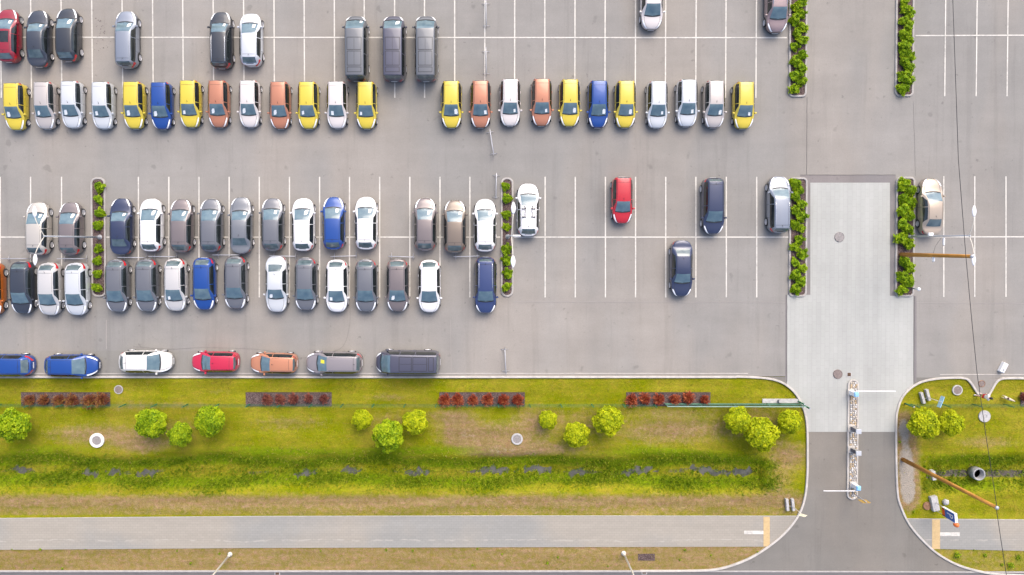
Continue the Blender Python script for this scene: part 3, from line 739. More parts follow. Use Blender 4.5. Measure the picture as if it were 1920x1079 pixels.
    for sg in (1, -1):
        hm = MB()
        patch(hm, S.full, S, lambda u, v: (h0 + (h1 - h0) * u - .02 * v * 0, (5.3 - 1.9 * u) + (8.1 + (.45 if key != 'small' else .40) * sin(pi * (.1 + .75 * u)) - 5.3 + 1.9 * u) * v), None, 10, 5, .012)
        if sg < 0: hm.v = [(a, -b, c_) for a, b, c_ in hm.v]; hm.f = [f[::-1] for f in hm.f]
        hm.build('headlight', M_LAMPW, root, True)
        tm = MB()
        if key == 'sedan': t = (-.86, -.975, 2.9, 6.2)
        elif key == 'van': t = (-.955, -.992, 2.6, 6.6)
        elif key == 'small': t = (-.885, -.98, 4.2, 7.9)
        elif key == 'wagon': t = (-.84, -.985, 2.9, 7.0)
        else: t = (-.78, -.985, 3.0, 7.3)
        patch(tm, S.full, S, lambda u, v: (t[0] + (t[1] - t[0]) * u, t[2] + (t[3] - t[2]) * (v * (.45 + .55 * u) + .1 * (1 - u))), None, 7, 6, .012)
        if sg < 0: tm.v = [(a, -b, c_) for a, b, c_ in tm.v]; tm.f = [f[::-1] for f in tm.f]
        tm.build('tail_light', M_LAMPR, root, True)
    # wheels
    rw = sp['rw']; 
    for sx in (1, -1):
        for sg in (1, -1):
            cx = sx * sp['wb'] * h; cy = sg * (max(S.w(sx * sp['wb']), S.hw * .93) - .085)
            tw = MB().lathe([(.001, -.02 * sg), (rw - .09, -.02 * sg), (rw - .085, .095 * sg), (rw - .02, .105 * sg), (rw, .08 * sg), (rw, -.08 * sg), (rw - .02, -.105 * sg), (.001, -.10 * sg)], 24, 0, (0, 0, 0), 'Y')
            to = tw.build('wheel', M_TYRE, root, True); to.location = (cx, cy, rw)
            rm = MB().lathe([(rw - .105, .055), (rw - .088, .098), (rw - .075, .100), (rw - .085, .070), (rw - .105, .055)], 20, 0, (0, 0, 0), 'Y')
            rm.lathe([(0.0, .085), (.055, .088), (.06, .07)], 12, 0, (0, 0, 0), 'Y')
            ns = 5 if key in ('small', 'sedan', 'van') else 7
            for k in range(ns):
                t_ = 2 * pi * k / ns; r1_, r2_ = .03, rw - .08; e = .045 if ns == 5 else .034
                dx, dz = cos(t_), sin(t_); px_, pz_ = -dz * e, dx * e
                rm.add([(dx * r1_ - px_, .080, dz * r1_ - pz_), (dx * r2_ - px_ * .8, .088, dz * r2_ - pz_ * .8), (dx * r2_ + px_ * .8, .088, dz * r2_ + pz_ * .8), (dx * r1_ + px_, .080, dz * r1_ + pz_),
                        (dx * r1_ - px_, .05, dz * r1_ - pz_), (dx * r2_ - px_ * .8, .05, dz * r2_ - pz_ * .8), (dx * r2_ + px_ * .8, .05, dz * r2_ + pz_ * .8), (dx * r1_ + px_, .05, dz * r1_ + pz_)],
                       [(0, 1, 2, 3), (7, 6, 5, 4), (0, 4, 5, 1), (1, 5, 6, 2), (2, 6, 7, 3), (3, 7, 4, 0)])
            rm.lathe([(0.001, .045), (rw - .09, .045)], 20, 1, (0, 0, 0), 'Y')
            if sg < 0: rm.v = [(a, -b, c_) for a, b, c_ in rm.v]; rm.f = [f[::-1] for f in rm.f]
            rm.build('rim', [M_RIM, M_BLACK], to)
    # mirrors, handles, plates, antenna
    am = c - .14 if key != 'van' else c - .20
    for sg in (1, -1):
        q = S.side(am, 0.12); mm = MB()
        mm.box((q.x, sg * (q.y + .11), q.z + .03), (.15, .20, .13), 0, sg * .2, .85, .03); mm.box((q.x + .01, sg * (q.y + .01), q.z - .01), (.08, .08, .05), 1)
        mo = mm.build('door_mirror', [P0, M_BLACK], root); slotobj(mo, 0, P0)
        for d in (doors[1] + .05, doors[2] + .05):
            q = S.full(d, 3.2); hb = MB().box((q.x + .02, sg * (q.y + .012), q.z), (.19, .03, .03), 0, 0, 1, .008)
            ho = hb.build('door_handle', [P0], root); slotobj(ho, 0, P0)
    for (sx, zz, nm) in ((1, .42, 'front_plate'), (-1, .62 if key != 'sedan' else .66, 'rear_plate')):
        MB().box((sx * (h + .008), 0, zz), (.015, .50, .11)).build('number_plate', M_PLATE, root)
    gm = MB()
    for (z0, z1, ww) in ((.27, .38, .55), (.50, .60, .42)):
        pts = []
        for i in range(13):
            y_ = -ww + 2 * ww * i / 12
            lo, hi = .7, 1.0
            for _ in range(30):
                md = (lo + hi) / 2
                if S.w(md) * .97 > abs(y_): lo = md
                else: hi = md
            pts.append((lo * h + .006, y_))
        vv = [(x_, y_, z0) for x_, y_ in pts] + [(x_, y_, z1) for x_, y_ in pts]
        gm.add(vv, [(i, i + 1, 14 + i, 13 + i) for i in range(12)])
    gm.build('grille', M_BLACK, root, True)
    if key != 'van':
        aa = rf - .06 if key == 'small' else r_ + .10
        q = S.top(aa, 0); MB().tube([(q.x, 0, q.z), (q.x - .05, 0, q.z + .03), (q.x - .16, 0, q.z + .12)], [.03, .014, .006], 6).build('antenna', M_BLACK, root)
    # rear spoiler lip in dark for hatches
    if key in ('small', 'hatch', 'wagon'):
        lb = MB(); patch(lb, S.top, S, lambda u, v: (rg + .004 - (.02 if key != 'small' else .012) * v, -.5 + u), None, 8, 1, .01); lb.build('tailgate_handle', M_BLACK, root, True)
    if feat == 'rails':
        for sg in (1, -1):
            rl = MB(); pts = []
            for i in range(9):
                a_ = rf - .08 + (r_ + .10 - rf) * i / 8; q = S.top(a_, .92); pts.append((q.x, sg * q.y, q.z + (.045 if 0 < i < 8 else .0)))
            rl.tube(pts, .022, 6); rl.build('roof_rail', M_CHROME, root, True)
    if feat == 'glassroof':
        sr = MB(); patch(sr, S.top, S, lambda u, v: (rf - .06 - .42 * v, -.76 + 1.52 * u), None, 10, 6, .008); sr.build('sunroof', M_GLD, root, True)
    root['S'] = key
    return root
PROTO = {}; SURF = {}
ORD = ['leftmost', 'second', 'third', 'fourth', 'fifth', 'sixth', 'seventh', 'eighth', 'ninth', 'tenth', 'eleventh', 'twelfth', 'thirteenth', 'fourteenth', 'fifteenth', 'sixteenth', 'seventeenth']
def car(key, col, u, v, face, label, group, feat=None, sheet=True, zc=0.62, rot=0.0):
    k = (key, feat)
    if k not in PROTO: PROTO[k] = o = car_proto(key, feat); SURF[key] = Surf(SPEC[key])
    else: o = copy_tree(PROTO[k])
    p = G(u, v, zc)
    for ch in list(o.children):
        if ch.name.startswith('paper_sheet'): bpy.data.objects.remove(ch)
    o.location = (p.x, p.y, Z1 + 0.0); o.rotation_euler = (0, 0, {'D': -pi / 2, 'U': pi / 2, 'R': 0, 'L': pi}[face] + rot)
    o['label'] = label; o['category'] = 'van' if key == 'van' else 'car'; o['group'] = group
    if 'S' in o: del o['S']
    m = PAINT[col]
    for ch in o.children:
        if ch.name.split('.')[0] in ('body', 'door_mirror', 'door_handle'): ch.material_slots[0].material = m
    if sheet:
        S = SURF[key]; c, rf = SPEC[key]['cowl'], SPEC[key]['rf']; r = random.Random(int(u * 7 + v)); sm = MB()
        f0 = .50 - r.uniform(0, .12) ; f0 = (-f0 - .26) if (u < 760 or face == 'U') else (f0 - .02); t = r.uniform(.06, .16); tw = r.uniform(-.02, .02); big = r.uniform(.85, 1.15)
        for q in range(r.choice((1, 2))):
            patch(sm, S.top, S, lambda uu, vv: (c - (c - rf) * (t + .09 * q) - (.30 if key != 'van' else .30) * big * (c - rf) * vv + tw * uu, f0 + .07 * q + .30 * big * uu), None, 4, 4, .013 + .003 * q)
        sm.build('paper_sheet', M_PAPER, o)
    return o
def nth(i): return ORD[i] if i < len(ORD) else str(i)
def row(cars, key, face, rowname, group, zc=.62):
    seen = {}; tot = {}; out = []
    def kn(c):
        ky = c[3] if len(c) > 3 and c[3] else key
        return ({'mid grey': 'grey', 'mid navy': 'navy blue'}.get(c[0], c[0]), ('small ' if ky == 'small' else '') + SPEC[ky]['kind'], ky)
    for c in cars: tot[kn(c)[:2]] = tot.get(kn(c)[:2], 0) + 1
    for i, c in enumerate(cars):
        col, u, v = c[:3]; cn, kd, ky = kn(c); ft = c[4] if len(c) > 4 else None; sh = c[5] if len(c) > 5 else True
        n = seen.get((cn, kd), 0); seen[(cn, kd)] = n + 1
        if tot[(cn, kd)] == 1: lab = f"only {cn} {kd} of {rowname}"
        elif n: lab = f"{cn} {kd}, {nth(n)} of its colour from left, {rowname}"
        else: lab = f"{cn} {kd}, leftmost of its colour, {rowname}"
        if len(c) > 6 and c[6]: lab = c[6]
        out.append(car(ky, col, u, v, face, lab, group, ft, sh, zc))
    return out
# row 2: small hatchbacks facing the bottom of the picture
R2 = [('yellow', 2, 56, 153, 247), ('silver beige', 59, 111, 151, 245), ('silver white', 110, 161, 149, 244), ('silver white', 168, 218, 150, 246), ('yellow', 227, 276, 151, 244), ('blue', 279, 327, 152, 245), ('yellow', 333, 381, 148, 242), ('copper', 387, 433, 148, 242), ('pearl white', 446, 490, 148, 242), ('copper', 503, 547, 151, 244), ('yellow', 556, 600, 151, 244), ('pearl white', 611, 653, 151, 243), ('yellow', 666, 708, 151, 244),
      ('yellow', 825, 868, 150, 242), ('copper', 880, 922, 149, 242), ('pearl white', 934, 979, 147, 238), ('copper', 993, 1038, 146, 238), ('yellow', 1045, 1091, 147, 239), ('blue', 1098, 1145, 149, 242), ('yellow', 1148, 1197, 150, 241), ('silver white', 1207, 1257, 150, 243), ('silver white', 1262, 1314, 147, 240), ('silver beige', 1313, 1365, 148, 243), ('yellow', 1368, 1421, 151, 244)]
row([(c, (a + b) / 2, (d + e) / 2) for c, a, b, d, e in R2], 'small', 'D', 'row below the vans', 'small hatchbacks parked nose down in one row', .78)
def ctr(c, a, b, d, e, *r): return (c, (a + b) / 2, (d + e) / 2) + r
R1 = [ctr('dark red', -11, 45, 20, 116, 'hatch', 'glassroof', True, 'dark red hatchback with dark glass roof at the top left edge'), ctr('charcoal', 47, 101, 21, 126, 'sedan', None, True, 'charcoal black saloon with blue rear window in the top row'), ctr('black', 103, 155, 19, 114, 'hatch', None, True, 'black hatchback without roof rails right of the charcoal saloon'),
      ctr('steel silver', 215, 264, 22, 128, 'wagon', None, True, 'steel blue silver estate standing alone in the top row'), ctr('black', 392, 440, 25, 128, 'wagon', 'rails', True, 'black car with silver roof rails in the top row'), ctr('silver', 449, 494, 26, 125, 'hatch', None, True, 'silver hatchback beside the black car with roof rails')]
row(R1, 'hatch', 'U', 'the top row', 'cars parked in the top row')
V = [ctr('dark grey', 643, 693, 29, 153, 'van', None, True, 'dark grey van, leftmost of the three vans, nose up'), ctr('dusk navy', 714, 763, 29, 153, 'van', None, True, 'navy van, middle of the three vans parked nose up'), ctr('dark grey', 776, 822, 29, 153, 'van', None, False, 'dark grey van, rightmost of the three vans, no paper in windscreen')]
for o in row(V, 'van', 'U', 'the van row', 'vans parked side by side', .9): pass
car('wagon', 'pearl white', 1221, 3, 'D', 'pearl white car cut off by the top edge of the photo', 'cars parked at the top edge', None, False)
car('wagon', 'mauve', 1455, 9, 'D', 'mauve brown car at the top edge beside the planted bed', 'cars parked at the top edge', 'rails', False)
R3 = [ctr('champagne', 45, 101, 379, 479), ctr('grey brown', 107, 161, 379, 479), ctr('navy', 204, 254, 373, 477, 'sedan'), ctr('white', 259, 311, 372, 473), ctr('grey brown', 317, 366, 372, 475), ctr('grey', 373, 421, 371, 475), ctr('mid grey', 430, 476, 371, 475, 'sedan'), ctr('grey', 488, 536, 370, 473), ctr('white', 547, 592, 370, 473), ctr('blue', 603, 650, 369, 469), ctr('white', 665, 709, 369, 469),
      ctr('grey brown', 776, 819, 371, 471), ctr('bronze brown', 832, 874, 375, 475), ctr('white', 888, 931, 373, 473)]
row(R3, 'hatch', 'U', 'upper middle row', 'hatchbacks parked nose up in the middle rows')
R4 = [ctr('orange', -40, 15, 498, 587, 'hatch', None, False), ctr('charcoal', 17, 71, 488, 592, None, None, False), ctr('light silver', 67, 123, 492, 593, None, None, False), ctr('silver white', 118, 173, 492, 593, None, None, False), ctr('grey', 196, 247, 486, 587, None, None, False), ctr('grey', 252, 302, 484, 587, None, None, False), ctr('light silver', 305, 356, 484, 585), ctr('blue', 360, 408, 482, 583, None, None, False), ctr('grey', 419, 467, 480, 581, None, None, False),
      ctr('silver white', 498, 541, 484, 582, 'sedan'), ctr('grey', 552, 597, 483, 583, None, None, False), ctr('white', 610, 655, 486, 587), ctr('grey', 665, 709, 486, 586, None, None, False), ctr('grey brown', 725, 767, 486, 585), ctr('white', 783, 828, 486, 588, 'hatch', None, False), ctr('mid navy', 890, 931, 485, 585, 'wagon', 'rails', False)]
row(R4, 'hatch', 'D', 'lower middle row', 'cars parked nose down in the middle rows')
GE = 'cars standing apart on the right of the lot'
ski = car('hatch', 'white', 990, 394, 'U', 'white car with ski rack on its roof beside the centre planter', GE, None, False)
car('small', 'red', 1166, 376, 'D', 'bright red small hatchback standing alone', GE, None, False)
car('wagon', 'navy', 1336, 387, 'D', 'dark navy estate car on the bay above the navy saloon', GE, None, False)
car('sedan', 'navy', 1277, 504, 'D', 'dark navy saloon parked alone below the cross line', GE, None, False)
car('wagon', 'steel silver', 1459, 384, 'U', 'silver blue estate with roof rails beside the entrance bed', GE, 'rails', False)
car('sedan', 'beige', 1744, 388, 'U', 'beige saloon parked right of the entrance bed', GE, None, False)
GB = 'cars parked along the bottom kerb'
car('hatch', 'blue', 14, 685, 'L', 'blue hatchback cut off by the left edge along the kerb', GB, None, False)
car('hatch', 'blue', 136, 685.5, 'R', 'blue hatchback facing right along the kerb with white headlights', GB, None, False)
car('hatch', 'cream white', 275, 678, 'R', 'cream white hatchback facing right along the kerb', GB, None, False)
car('small', 'crimson', 404, 678.5, 'L', 'crimson red hatchback facing left along the kerb', GB, None, False, rot=-.01)
car('small', 'light copper', 514, 681, 'L', 'copper orange small hatchback facing left along the kerb', GB, None, False, rot=-.02)
yc = car('wagon', 'pale mauve grey', 627, 680, 'L', 'grey brown estate with yellow sheet in windscreen along the kerb', GB, None, False, rot=-.01)
car('van', 'dusk navy', 765, 679.5, 'L', 'navy van facing left at the end of the kerbside row', GB, None, False, .9, rot=-.01)
# yellow sheet
S = SURF['wagon']; sm = MB(); patch(sm, S.top, S, lambda u, v: (.28 + .15 * v, -.5 + .45 * u), None, 4, 4, .014)
sm.build('paper_sheet', pr('yellow paper', (.75, .68, .05), .8), yc)
# ski rack on the white car
S = SURF['hatch']; rk = MB()
for sg in (-1, 1):
    rk.tube([(.28 * 1, sg * .30, 1.52), (-.10, sg * .26, 1.53), (-.35, sg * .30, 1.53), (-.62, sg * .28, 1.52)], .022, 6)
    for xx in (.05, -.62): rk.box((xx, sg * .36, 1.50), (.06, .30, .04)); rk.box((xx, sg * .48, 1.48), (.10, .08, .08))
    rk.box((.20, sg * .30, 1.51), (.25, .04, .05), 0, sg * .5)
rk.build('ski_rack', M_BLACK, ski)

# ------------------------------------------------------------------ foliage
def foliage(name, mat, R, n, leaf, seed, flat=.8, z0=0.0, spiky=False, lumps=14, amp=.22, parent=None, slim=.34):
    r = random.Random(seed); vs = []; fs = []; tint = []
    LD = []
    for _ in range(lumps):
        t = r.uniform(0, 2 * pi); z = r.uniform(-.2, 1); q = sqrt(max(0, 1 - z * z)); LD.append((Vector((q * cos(t), q * sin(t), z)), r.uniform(.5, 1.0), r.random()))
    for i in range(n):
        t = r.uniform(0, 2 * pi); z = r.uniform(-.55, 1); q = sqrt(max(0, 1 - z * z)); d = Vector((q * cos(t), q * sin(t), z))
        b, tn = 0.0, .5
        for ld, s_, tt in LD:
            k = max(0.0, d.dot(ld)) ** 14 * s_
            if k > b: b = k; tn = tt
        rad = (1 - amp) + amp * b * 1.3
        u = 1 - abs(r.gauss(0, .14)) if r.random() < .75 else r.uniform(.3, 1) ** .6
        if spiky: u = r.uniform(.12, 1.0)
        p = Vector((d.x * R, d.y * R, d.z * R * flat)) * rad * max(.05, u)
        p.z += z0
        nn = (d * .8 + Vector((r.gauss(0, .5), r.gauss(0, .5), r.gauss(0, .5) + .35))).normalized()
        if spiky: tdir = (d + Vector((r.gauss(0, .25), r.gauss(0, .25), r.gauss(0, .2)))).normalized()
        else: tdir = nn.cross(Vector((r.gauss(0, 1), r.gauss(0, 1), r.gauss(0, 1)))).normalized()
        nb = nn.cross(tdir)
        if nb.length < .05: continue
        nb.normalize(); L = leaf * r.uniform(.6, 1.3); wd = L * (.13 if spiky else slim)
        k = len(vs)
        bend = nn * (L * .18)
        vs += [p - tdir * L * .5, p + nb * wd - bend * .2, p + tdir * L * .5 - bend, p - nb * wd - bend * .2]
        fs.append((k, k + 1, k + 2, k + 3))
        tv = min(1, max(0, .12 + .60 * tn * (.4 + .6 * b) + r.gauss(0, .24) + .15 * b)); tint += [tv] * 4  # bulging lumps lighter, gaps darker: crown shading put into the leaf tint
    o = mk(name, vs, fs, mat, parent)
    at = o.data.attributes.new('tint', 'FLOAT', 'POINT'); at.data.foreach_set('value', tint)
    return o
def plant_proto(name, part, mat, R, n, leaf, seed, flat, stem_h=.0, spiky=False, lumps=14, amp=.22, trunk=False):
    root = bpy.data.objects.new(name, None); COL.objects.link(root)
    z0 = stem_h + R * flat * .5 if trunk else R * .35
    foliage(part, mat, R, n, leaf, seed, flat, z0, spiky, lumps, amp, root, .34 if trunk else .20)
    m = MB(); r = random.Random(seed)
    if trunk:
        m.tube([(0, 0, 0), (.02, 0, stem_h * .6), (0, .02, z0)], [.10, .075, .05], 8)
        for k in range(7):
            t = k * 2 * pi / 7 + r.uniform(-.3, .3); m.tube([(0, 0, stem_h * .75), (cos(t) * R * .35, sin(t) * R * .35, z0), (cos(t) * R * .75, sin(t) * R * .75, z0 + R * flat * .45)], [.045, .03, .01], 6)
        m.build('trunk', M_TRUNK, root, True)
    else:
        for k in range(6):
            t = k * 2 * pi / 6 + r.uniform(-.4, .4); m.tube([(0, 0, 0), (cos(t) * R * .3, sin(t) * R * .3, R * .4), (cos(t) * R * .65, sin(t) * R * .65, R * .7)], [.02, .014, .005], 5)
        m.build('stems', M_TRUNK, root, True)
    return root
def scatter(protos, spots, labels, cat, group):
    used = [False] * len(protos)
    for i, (loc, sc) in enumerate(spots):
        r = random.Random(i * 13 + int(abs(loc[0]) * 10)); k = r.randrange(len(protos))
        if protos[k].get('used'): o = copy_tree(protos[k])
        else: o = protos[k]; o['used'] = 1
        o.location = loc; o.scale = (sc, sc, sc * r.uniform(.92, 1.05)); o.rotation_euler = (0, 0, r.uniform(0, 6.28))
        o['label'] = labels[i]; o['category'] = cat; o['group'] = group
        PL.append(o)
PL = []
# trees
T = [(25, 797, 34, 0), (283, 794, 31, 0), (338, 814, 25, 0), (394, 788, 31, 0), (679, 787, 21, 1), (729, 816, 33, 0), (779, 791, 26, 1), (1028, 788, 19, 1), (1081, 815, 26, 1), (1139, 790, 30, 1), (1383, 787, 27, 1), (1428, 815, 33, 1), (1481, 791, 25, 1), (1731, 795, 31, 1), (1783, 794, 25, 1)]
TP = {}
TL = ['globe tree cut by the left edge of the lawn', 'large globe tree, leftmost of three near the round white manhole', 'small globe tree between two larger ones left of centre lawn', 'globe tree, rightmost of the left trio on the lawn', 'small globe tree, left of the middle trio on the lawn', 'largest globe tree of the middle trio, lowest of them', 'globe tree, right one of the middle trio on the lawn', 'smallest globe tree, just right of the middle ring manhole', 'globe tree lowest of the trio right of the ring manhole', 'big globe tree, rightmost of the trio right of the ring manhole', 'globe tree under the teal gate, leftmost of its trio', 'largest globe tree beside the driveway, lowest of its trio', 'globe tree nearest the left driveway kerb', 'big globe tree right of the driveway, left of two', 'smaller globe tree right of the driveway, right of two']
for k, mt in ((0, M_LEAF), (1, M_LEAFY)):
    TP[k] = [plant_proto('globe_tree', 'crown', mt, 1.0, 6000, .125, 11 + k * 7 + s, .92, .75, False, 42, .30, True) for s in range(3)]
for i, (u, v, rp, k) in enumerate(T):
    R = rp / 23.4; zc = 1.25 * R; p = G(u, v, zc)
    scatter(TP[k], [((p.x, p.y, 0), R)], ['bright green ' * 0 + TL[i]], 'tree', 'clipped globe trees on the lawn')
SP = [plant_proto('shrub', 'foliage', M_SHRUB, .5, 900, .19, 40 + s, .8, 0, False, 11, .50) for s in range(4)]
def bed(spots, labf, base, grp, Rp, cat='shrub', protos=SP):
    sp = []
    for (u, v) in spots:
        p = G(u, v, .35); r = random.Random(int(u * 3 + v)); sp.append(((p.x, p.y, .06), Rp / .5 * r.uniform(1.05, 1.38)))
    scatter(protos, sp, [labf(i) for i in range(len(sp))], cat, grp)
def isl(u0, v0, u1, v1, r, name):
    """planted island: rounded kerb ring + mulch"""
    a, b = G(u0, v1), G(u1, v0); pts = []
    cs = [(b.x - r, b.y - r, 0), (a.x + r, b.y - r, pi / 2), (a.x + r, a.y + r, pi), (b.x - r, a.y + r, 3 * pi / 2)]
    for cx, cy, t0 in cs:
        for k in range(7): t = t0 + k * pi / 12; pts.append((cx + r * cos(t), cy + r * sin(t)))
    kerb('island_kerb', pts, .16, .15, M_KERB, closed=True)
    ins = []
    cx_, cy_ = (a.x + b.x) / 2, (a.y + b.y) / 2
    for x_, y_ in pts: ins.append((cx_ + (x_ - cx_) * (1 - .05 / ((b.x - a.x) / 2)), cy_ + (y_ - cy_) * (1 - .05 / ((b.y - a.y) / 2))))
    tag(poly('mulch_bed', ins, .09, M_MULCH), None, None, None, 'structure')
isl(174.5, 335, 197, 555, .42, 'a'); isl(940.5, 335, 961, 555, .42, 'b')
isl(1479.5, -60, 1511.5, 181, .30, 'c'); isl(1678.5, -60, 1712, 180, .30, 'd')
isl(1479.5, 335, 1511.5, 555, .30, 'e'); isl(1678.5, 334, 1713, 555, .30, 'f')
nt_ = lambda i: ['topmost', 'second', 'third', 'fourth', 'fifth', 'sixth', 'seventh', 'eighth', 'ninth', 'tenth', 'eleventh', 'twelfth', 'thirteenth', 'fourteenth', 'fifteenth', 'sixteenth', 'seventeenth'][i] + (' from the top' if i else '')
bed([(184, 350), (184, 375), (185, 401), (184, 425), (183, 466), (183, 491), (182, 516), (182, 539)], lambda i: f'bright green shrub, {nt_(i)} in the left narrow island', 0, 'shrubs in the left island', .43)
bed([(950, 349), (950, 375), (951, 401), (951, 427), (950, 466), (949, 488), (951, 513), (950, 539)], lambda i: f'bright green shrub, {nt_(i)} in the centre narrow island', 0, 'shrubs in the centre island', .43)
z4 = lambda L: [(1440 + a / 4, b / 4) for a, b in L]; z8 = lambda L: [(1440 + a * .3243, 270 + b * .3243) for a, b in L]
bed(z4([(250, 20), (215, 55), (255, 100), (205, 155), (255, 205), (215, 250), (260, 300), (205, 345), (255, 405), (210, 460), (260, 505), (210, 565), (258, 612), (205, 670)]), lambda i: f'leafy green shrub, {nt_(i)} in the upper left entrance bed', 0, 'shrubs in the upper left entrance bed', .47)
bed(z4([(1030, 10), (1035, 60), (1060, 100), (1020, 160), (1060, 200), (1020, 255), (1060, 300), (1020, 350), (1030, 390), (1065, 420), (1020, 465), (1055, 510), (1020, 580), (1050, 605), (1020, 660)]), lambda i: f'leafy green shrub, {nt_(i)} in the upper right entrance bed', 0, 'shrubs in the upper right entrance bed', .50)
bed(z8([(165, 225), (192, 270), (165, 305), (195, 345), (165, 390), (195, 415), (160, 460), (195, 492), (185, 550), (160, 600), (200, 635), (160, 685), (195, 722), (165, 762), (200, 800), (165, 840)]), lambda i: f'leafy green shrub, {nt_(i)} in the lower left entrance bed', 0, 'shrubs in the lower left entrance bed', .47)
bed(z8([(785, 230), (820, 270), (780, 315), (815, 345), (780, 385), (825, 415), (780, 462), (815, 492), (775, 550), (815, 582), (785, 685), (820, 720), (775, 770), (820, 802), (780, 842)]), lambda i: f'leafy green shrub, {nt_(i)} in the lower right entrance bed', 0, 'shrubs in the lower right entrance bed', .53)
# red barberries in mulch strips
for (u0, u1, nm) in ((40, 207, 0), (461, 622, 1), (824, 984, 2), (1174, 1332, 3), (1913, 2040, 4)):
    a, b = G(u0, 762), G(u1, 736); poly_ = [(a.x, a.y), (b.x, a.y), (b.x, b.y), (a.x, b.y)]
    tag(poly('mulch_bed', poly_, .035, M_MULCH), None, None, None, 'structure')
    kerb('bed_edging', [(a.x, b.y), (b.x, b.y)], .035, .08, M_TRUNK)
BP = {}
for k, mt in (('o', M_OLIVE), ('m', M_MAROON), ('r', M_REDL)): BP[k] = [plant_proto('barberry', 'foliage', mt, .5, 900, .16, 70 + s, .75, 0, True, 10, .4) for s in range(2)]
def bar(spots, k, bn, R): bed(spots, lambda i: f'{dict(o="olive brown", m="maroon brown", r="orange red")[k]} spiky barberry, {nth(i)}{"" if i == 0 else " from the left"} in {bn}', 0, 'barberries in ' + bn, R, 'shrub', BP[k])
bar([(54, 751), (82, 752), (109, 751), (135, 752), (167, 752), (191, 750)], 'o', 'the left mulch strip', .62)
bar([(500, 749), (524, 749), (551, 749), (579, 748), (606, 748)], 'm', 'the second mulch strip', .54)
bar([(834, 750), (858, 749), (887, 750), (915, 749), (943, 750), (970, 750)], 'r', 'the third mulch strip', .57)
bar([(1185, 750), (1210, 749), (1237, 749), (1265, 749), (1291, 748), (1321, 750)], 'r', 'the fourth mulch strip', .54)
bar([(1921, 746)], 'm', 'the strip at the right edge', .45)
# weeds in the verges
WP = [plant_proto('weed_clump', 'foliage', M_LEAF, .3, 160, .13, 90 + s, .5, 0, False, 6, .4) for s in range(2)]
Wd = [(75, 1031, .5), (22, 1031, .35), (160, 1031, .3), (116, 1067, .45), (63, 1067, .3), (331, 1034, .35), (411, 1039, .45), (357, 1057, .5), (601, 1034, .35), (724, 1032, .5), (774, 1033, .5), (895, 1030, .4), (941, 1040, .4), (886, 1061, .4), (1027, 1057, .6), (1046, 1046, .4), (1285, 1032, .5), (1275, 1051, .4), (1334, 1042, .4), (1140, 1063, .35), (1421, 1036, .4), (1795, 1042, 1.2), (1848, 1042, .7), (1827, 1032, .35), (1896, 1060, 1.2), (1910, 1045, .9), (1880, 1060, .6), (1688, 829, .5), (1715, 960, .4), (105, 969, .2)]
scatter(WP, [((*G(u, v, .1)[:2], .0), s) for u, v, s in Wd], ['small green weed clump growing in the brown verge grass'] * len(Wd), 'weed', 'weed clumps in the verges')
for p in PL:
    if 'used' in p: del p['used']
# grass blades
def inpoly(x, y, P):
    c = False; n = len(P); j = n - 1
    for i in range(n):
        if (P[i][1] > y) != (P[j][1] > y) and x < (P[j][0] - P[i][0]) * (y - P[i][1]) / (P[j][1] - P[i][1]) + P[i][0]: c = not c
        j = i
    return c
def blades(name, n, prob, hgt, mat, seed, label):
    r = random.Random(seed); vs = []; fs = []; tint = []; cnt = 0; tries = 0
    while cnt < n and tries < n * 30:
        tries += 1; u, v = r.uniform(-20, 1940), r.uniform(714, 1068)
        q = prob(u, v)
        if r.random() > q[0]: continue
        p = G(u, v)
        if inpoly(p.x, p.y, drive): continue
        hh = hgt * q[1] * r.uniform(.5, 1.3); zz = ditch_z(u, p.y); tn = r.random() * .8 + .1
        for _ in range(3):
            t = r.uniform(0, 6.28); L = hh * r.uniform(.3, .9); wd = .018 + hh * .05; k = len(vs)
            bx, by = p.x + r.gauss(0, .05), p.y + r.gauss(0, .05)
            vs += [(bx - sin(t) * wd, by + cos(t) * wd, zz), (bx + sin(t) * wd, by - cos(t) * wd, zz), (bx + cos(t) * L, by + sin(t) * L, zz + hh)]
            fs.append((k, k + 1, k + 2)); tint += [tn] * 3
        cnt += 1
    o = mk(name, vs, fs, mat); at = o.data.attributes.new('tint', 'FLOAT', 'POINT'); at.data.foreach_set('value', tint)
    return tag(o, label, 'grass', None, 'stuff')
def pr_tall(u, v):
    if 1500 < u < 1730 or v > 930 or v < 850: return (0, 0)
    k = (.62 + .38 * sin(u * .045 + 2 * sin(u * .013 + v * .1))) * (.7 + .3 * sin(u * .11 + v * .3))
    k *= .8 * math.exp(-((v - 869 + 4 * sin(u * .02)) / 12) ** 2) + .001 + .34 * math.exp(-((v - 888) / 6) ** 2)
    k += (.55 + .3 * sin(u * .037 + 1 + v * .08)) * math.exp(-((v - 906 + 4 * sin(u * .013)) / 13) ** 2) + .12 * math.exp(-((v - 888) / 8) ** 2)
    if u < 1512: k *= 1 / (1 + math.exp((u - 1455) / 9))
    return (k, .6 + .6 * k)
blades('tall_grass', 17000, pr_tall, .20, M_BLADE, 5, 'tall dark green grass on the banks of the ditch')
BEDS = [(38, 209), (459, 624), (822, 986), (1172, 1334), (1911, 1950)]
def pr_short(u, v):
    if 966 < v < 1032: return (0, 0)
    if 733 < v < 764 and any(a < u < b for a, b in BEDS): return (0, 0)
    if 1428 < u < 1512 and 746 < v < 760: return (0, 0)
    d, l, wt = attrs(u, v); return (max(.05, .8 - .5 * d - wt), .5 + .6 * l)
blades('lawn_grass', 16000, pr_short, .11, M_BLADED, 9, 'short yellow green lawn grass between kerb and walkway')

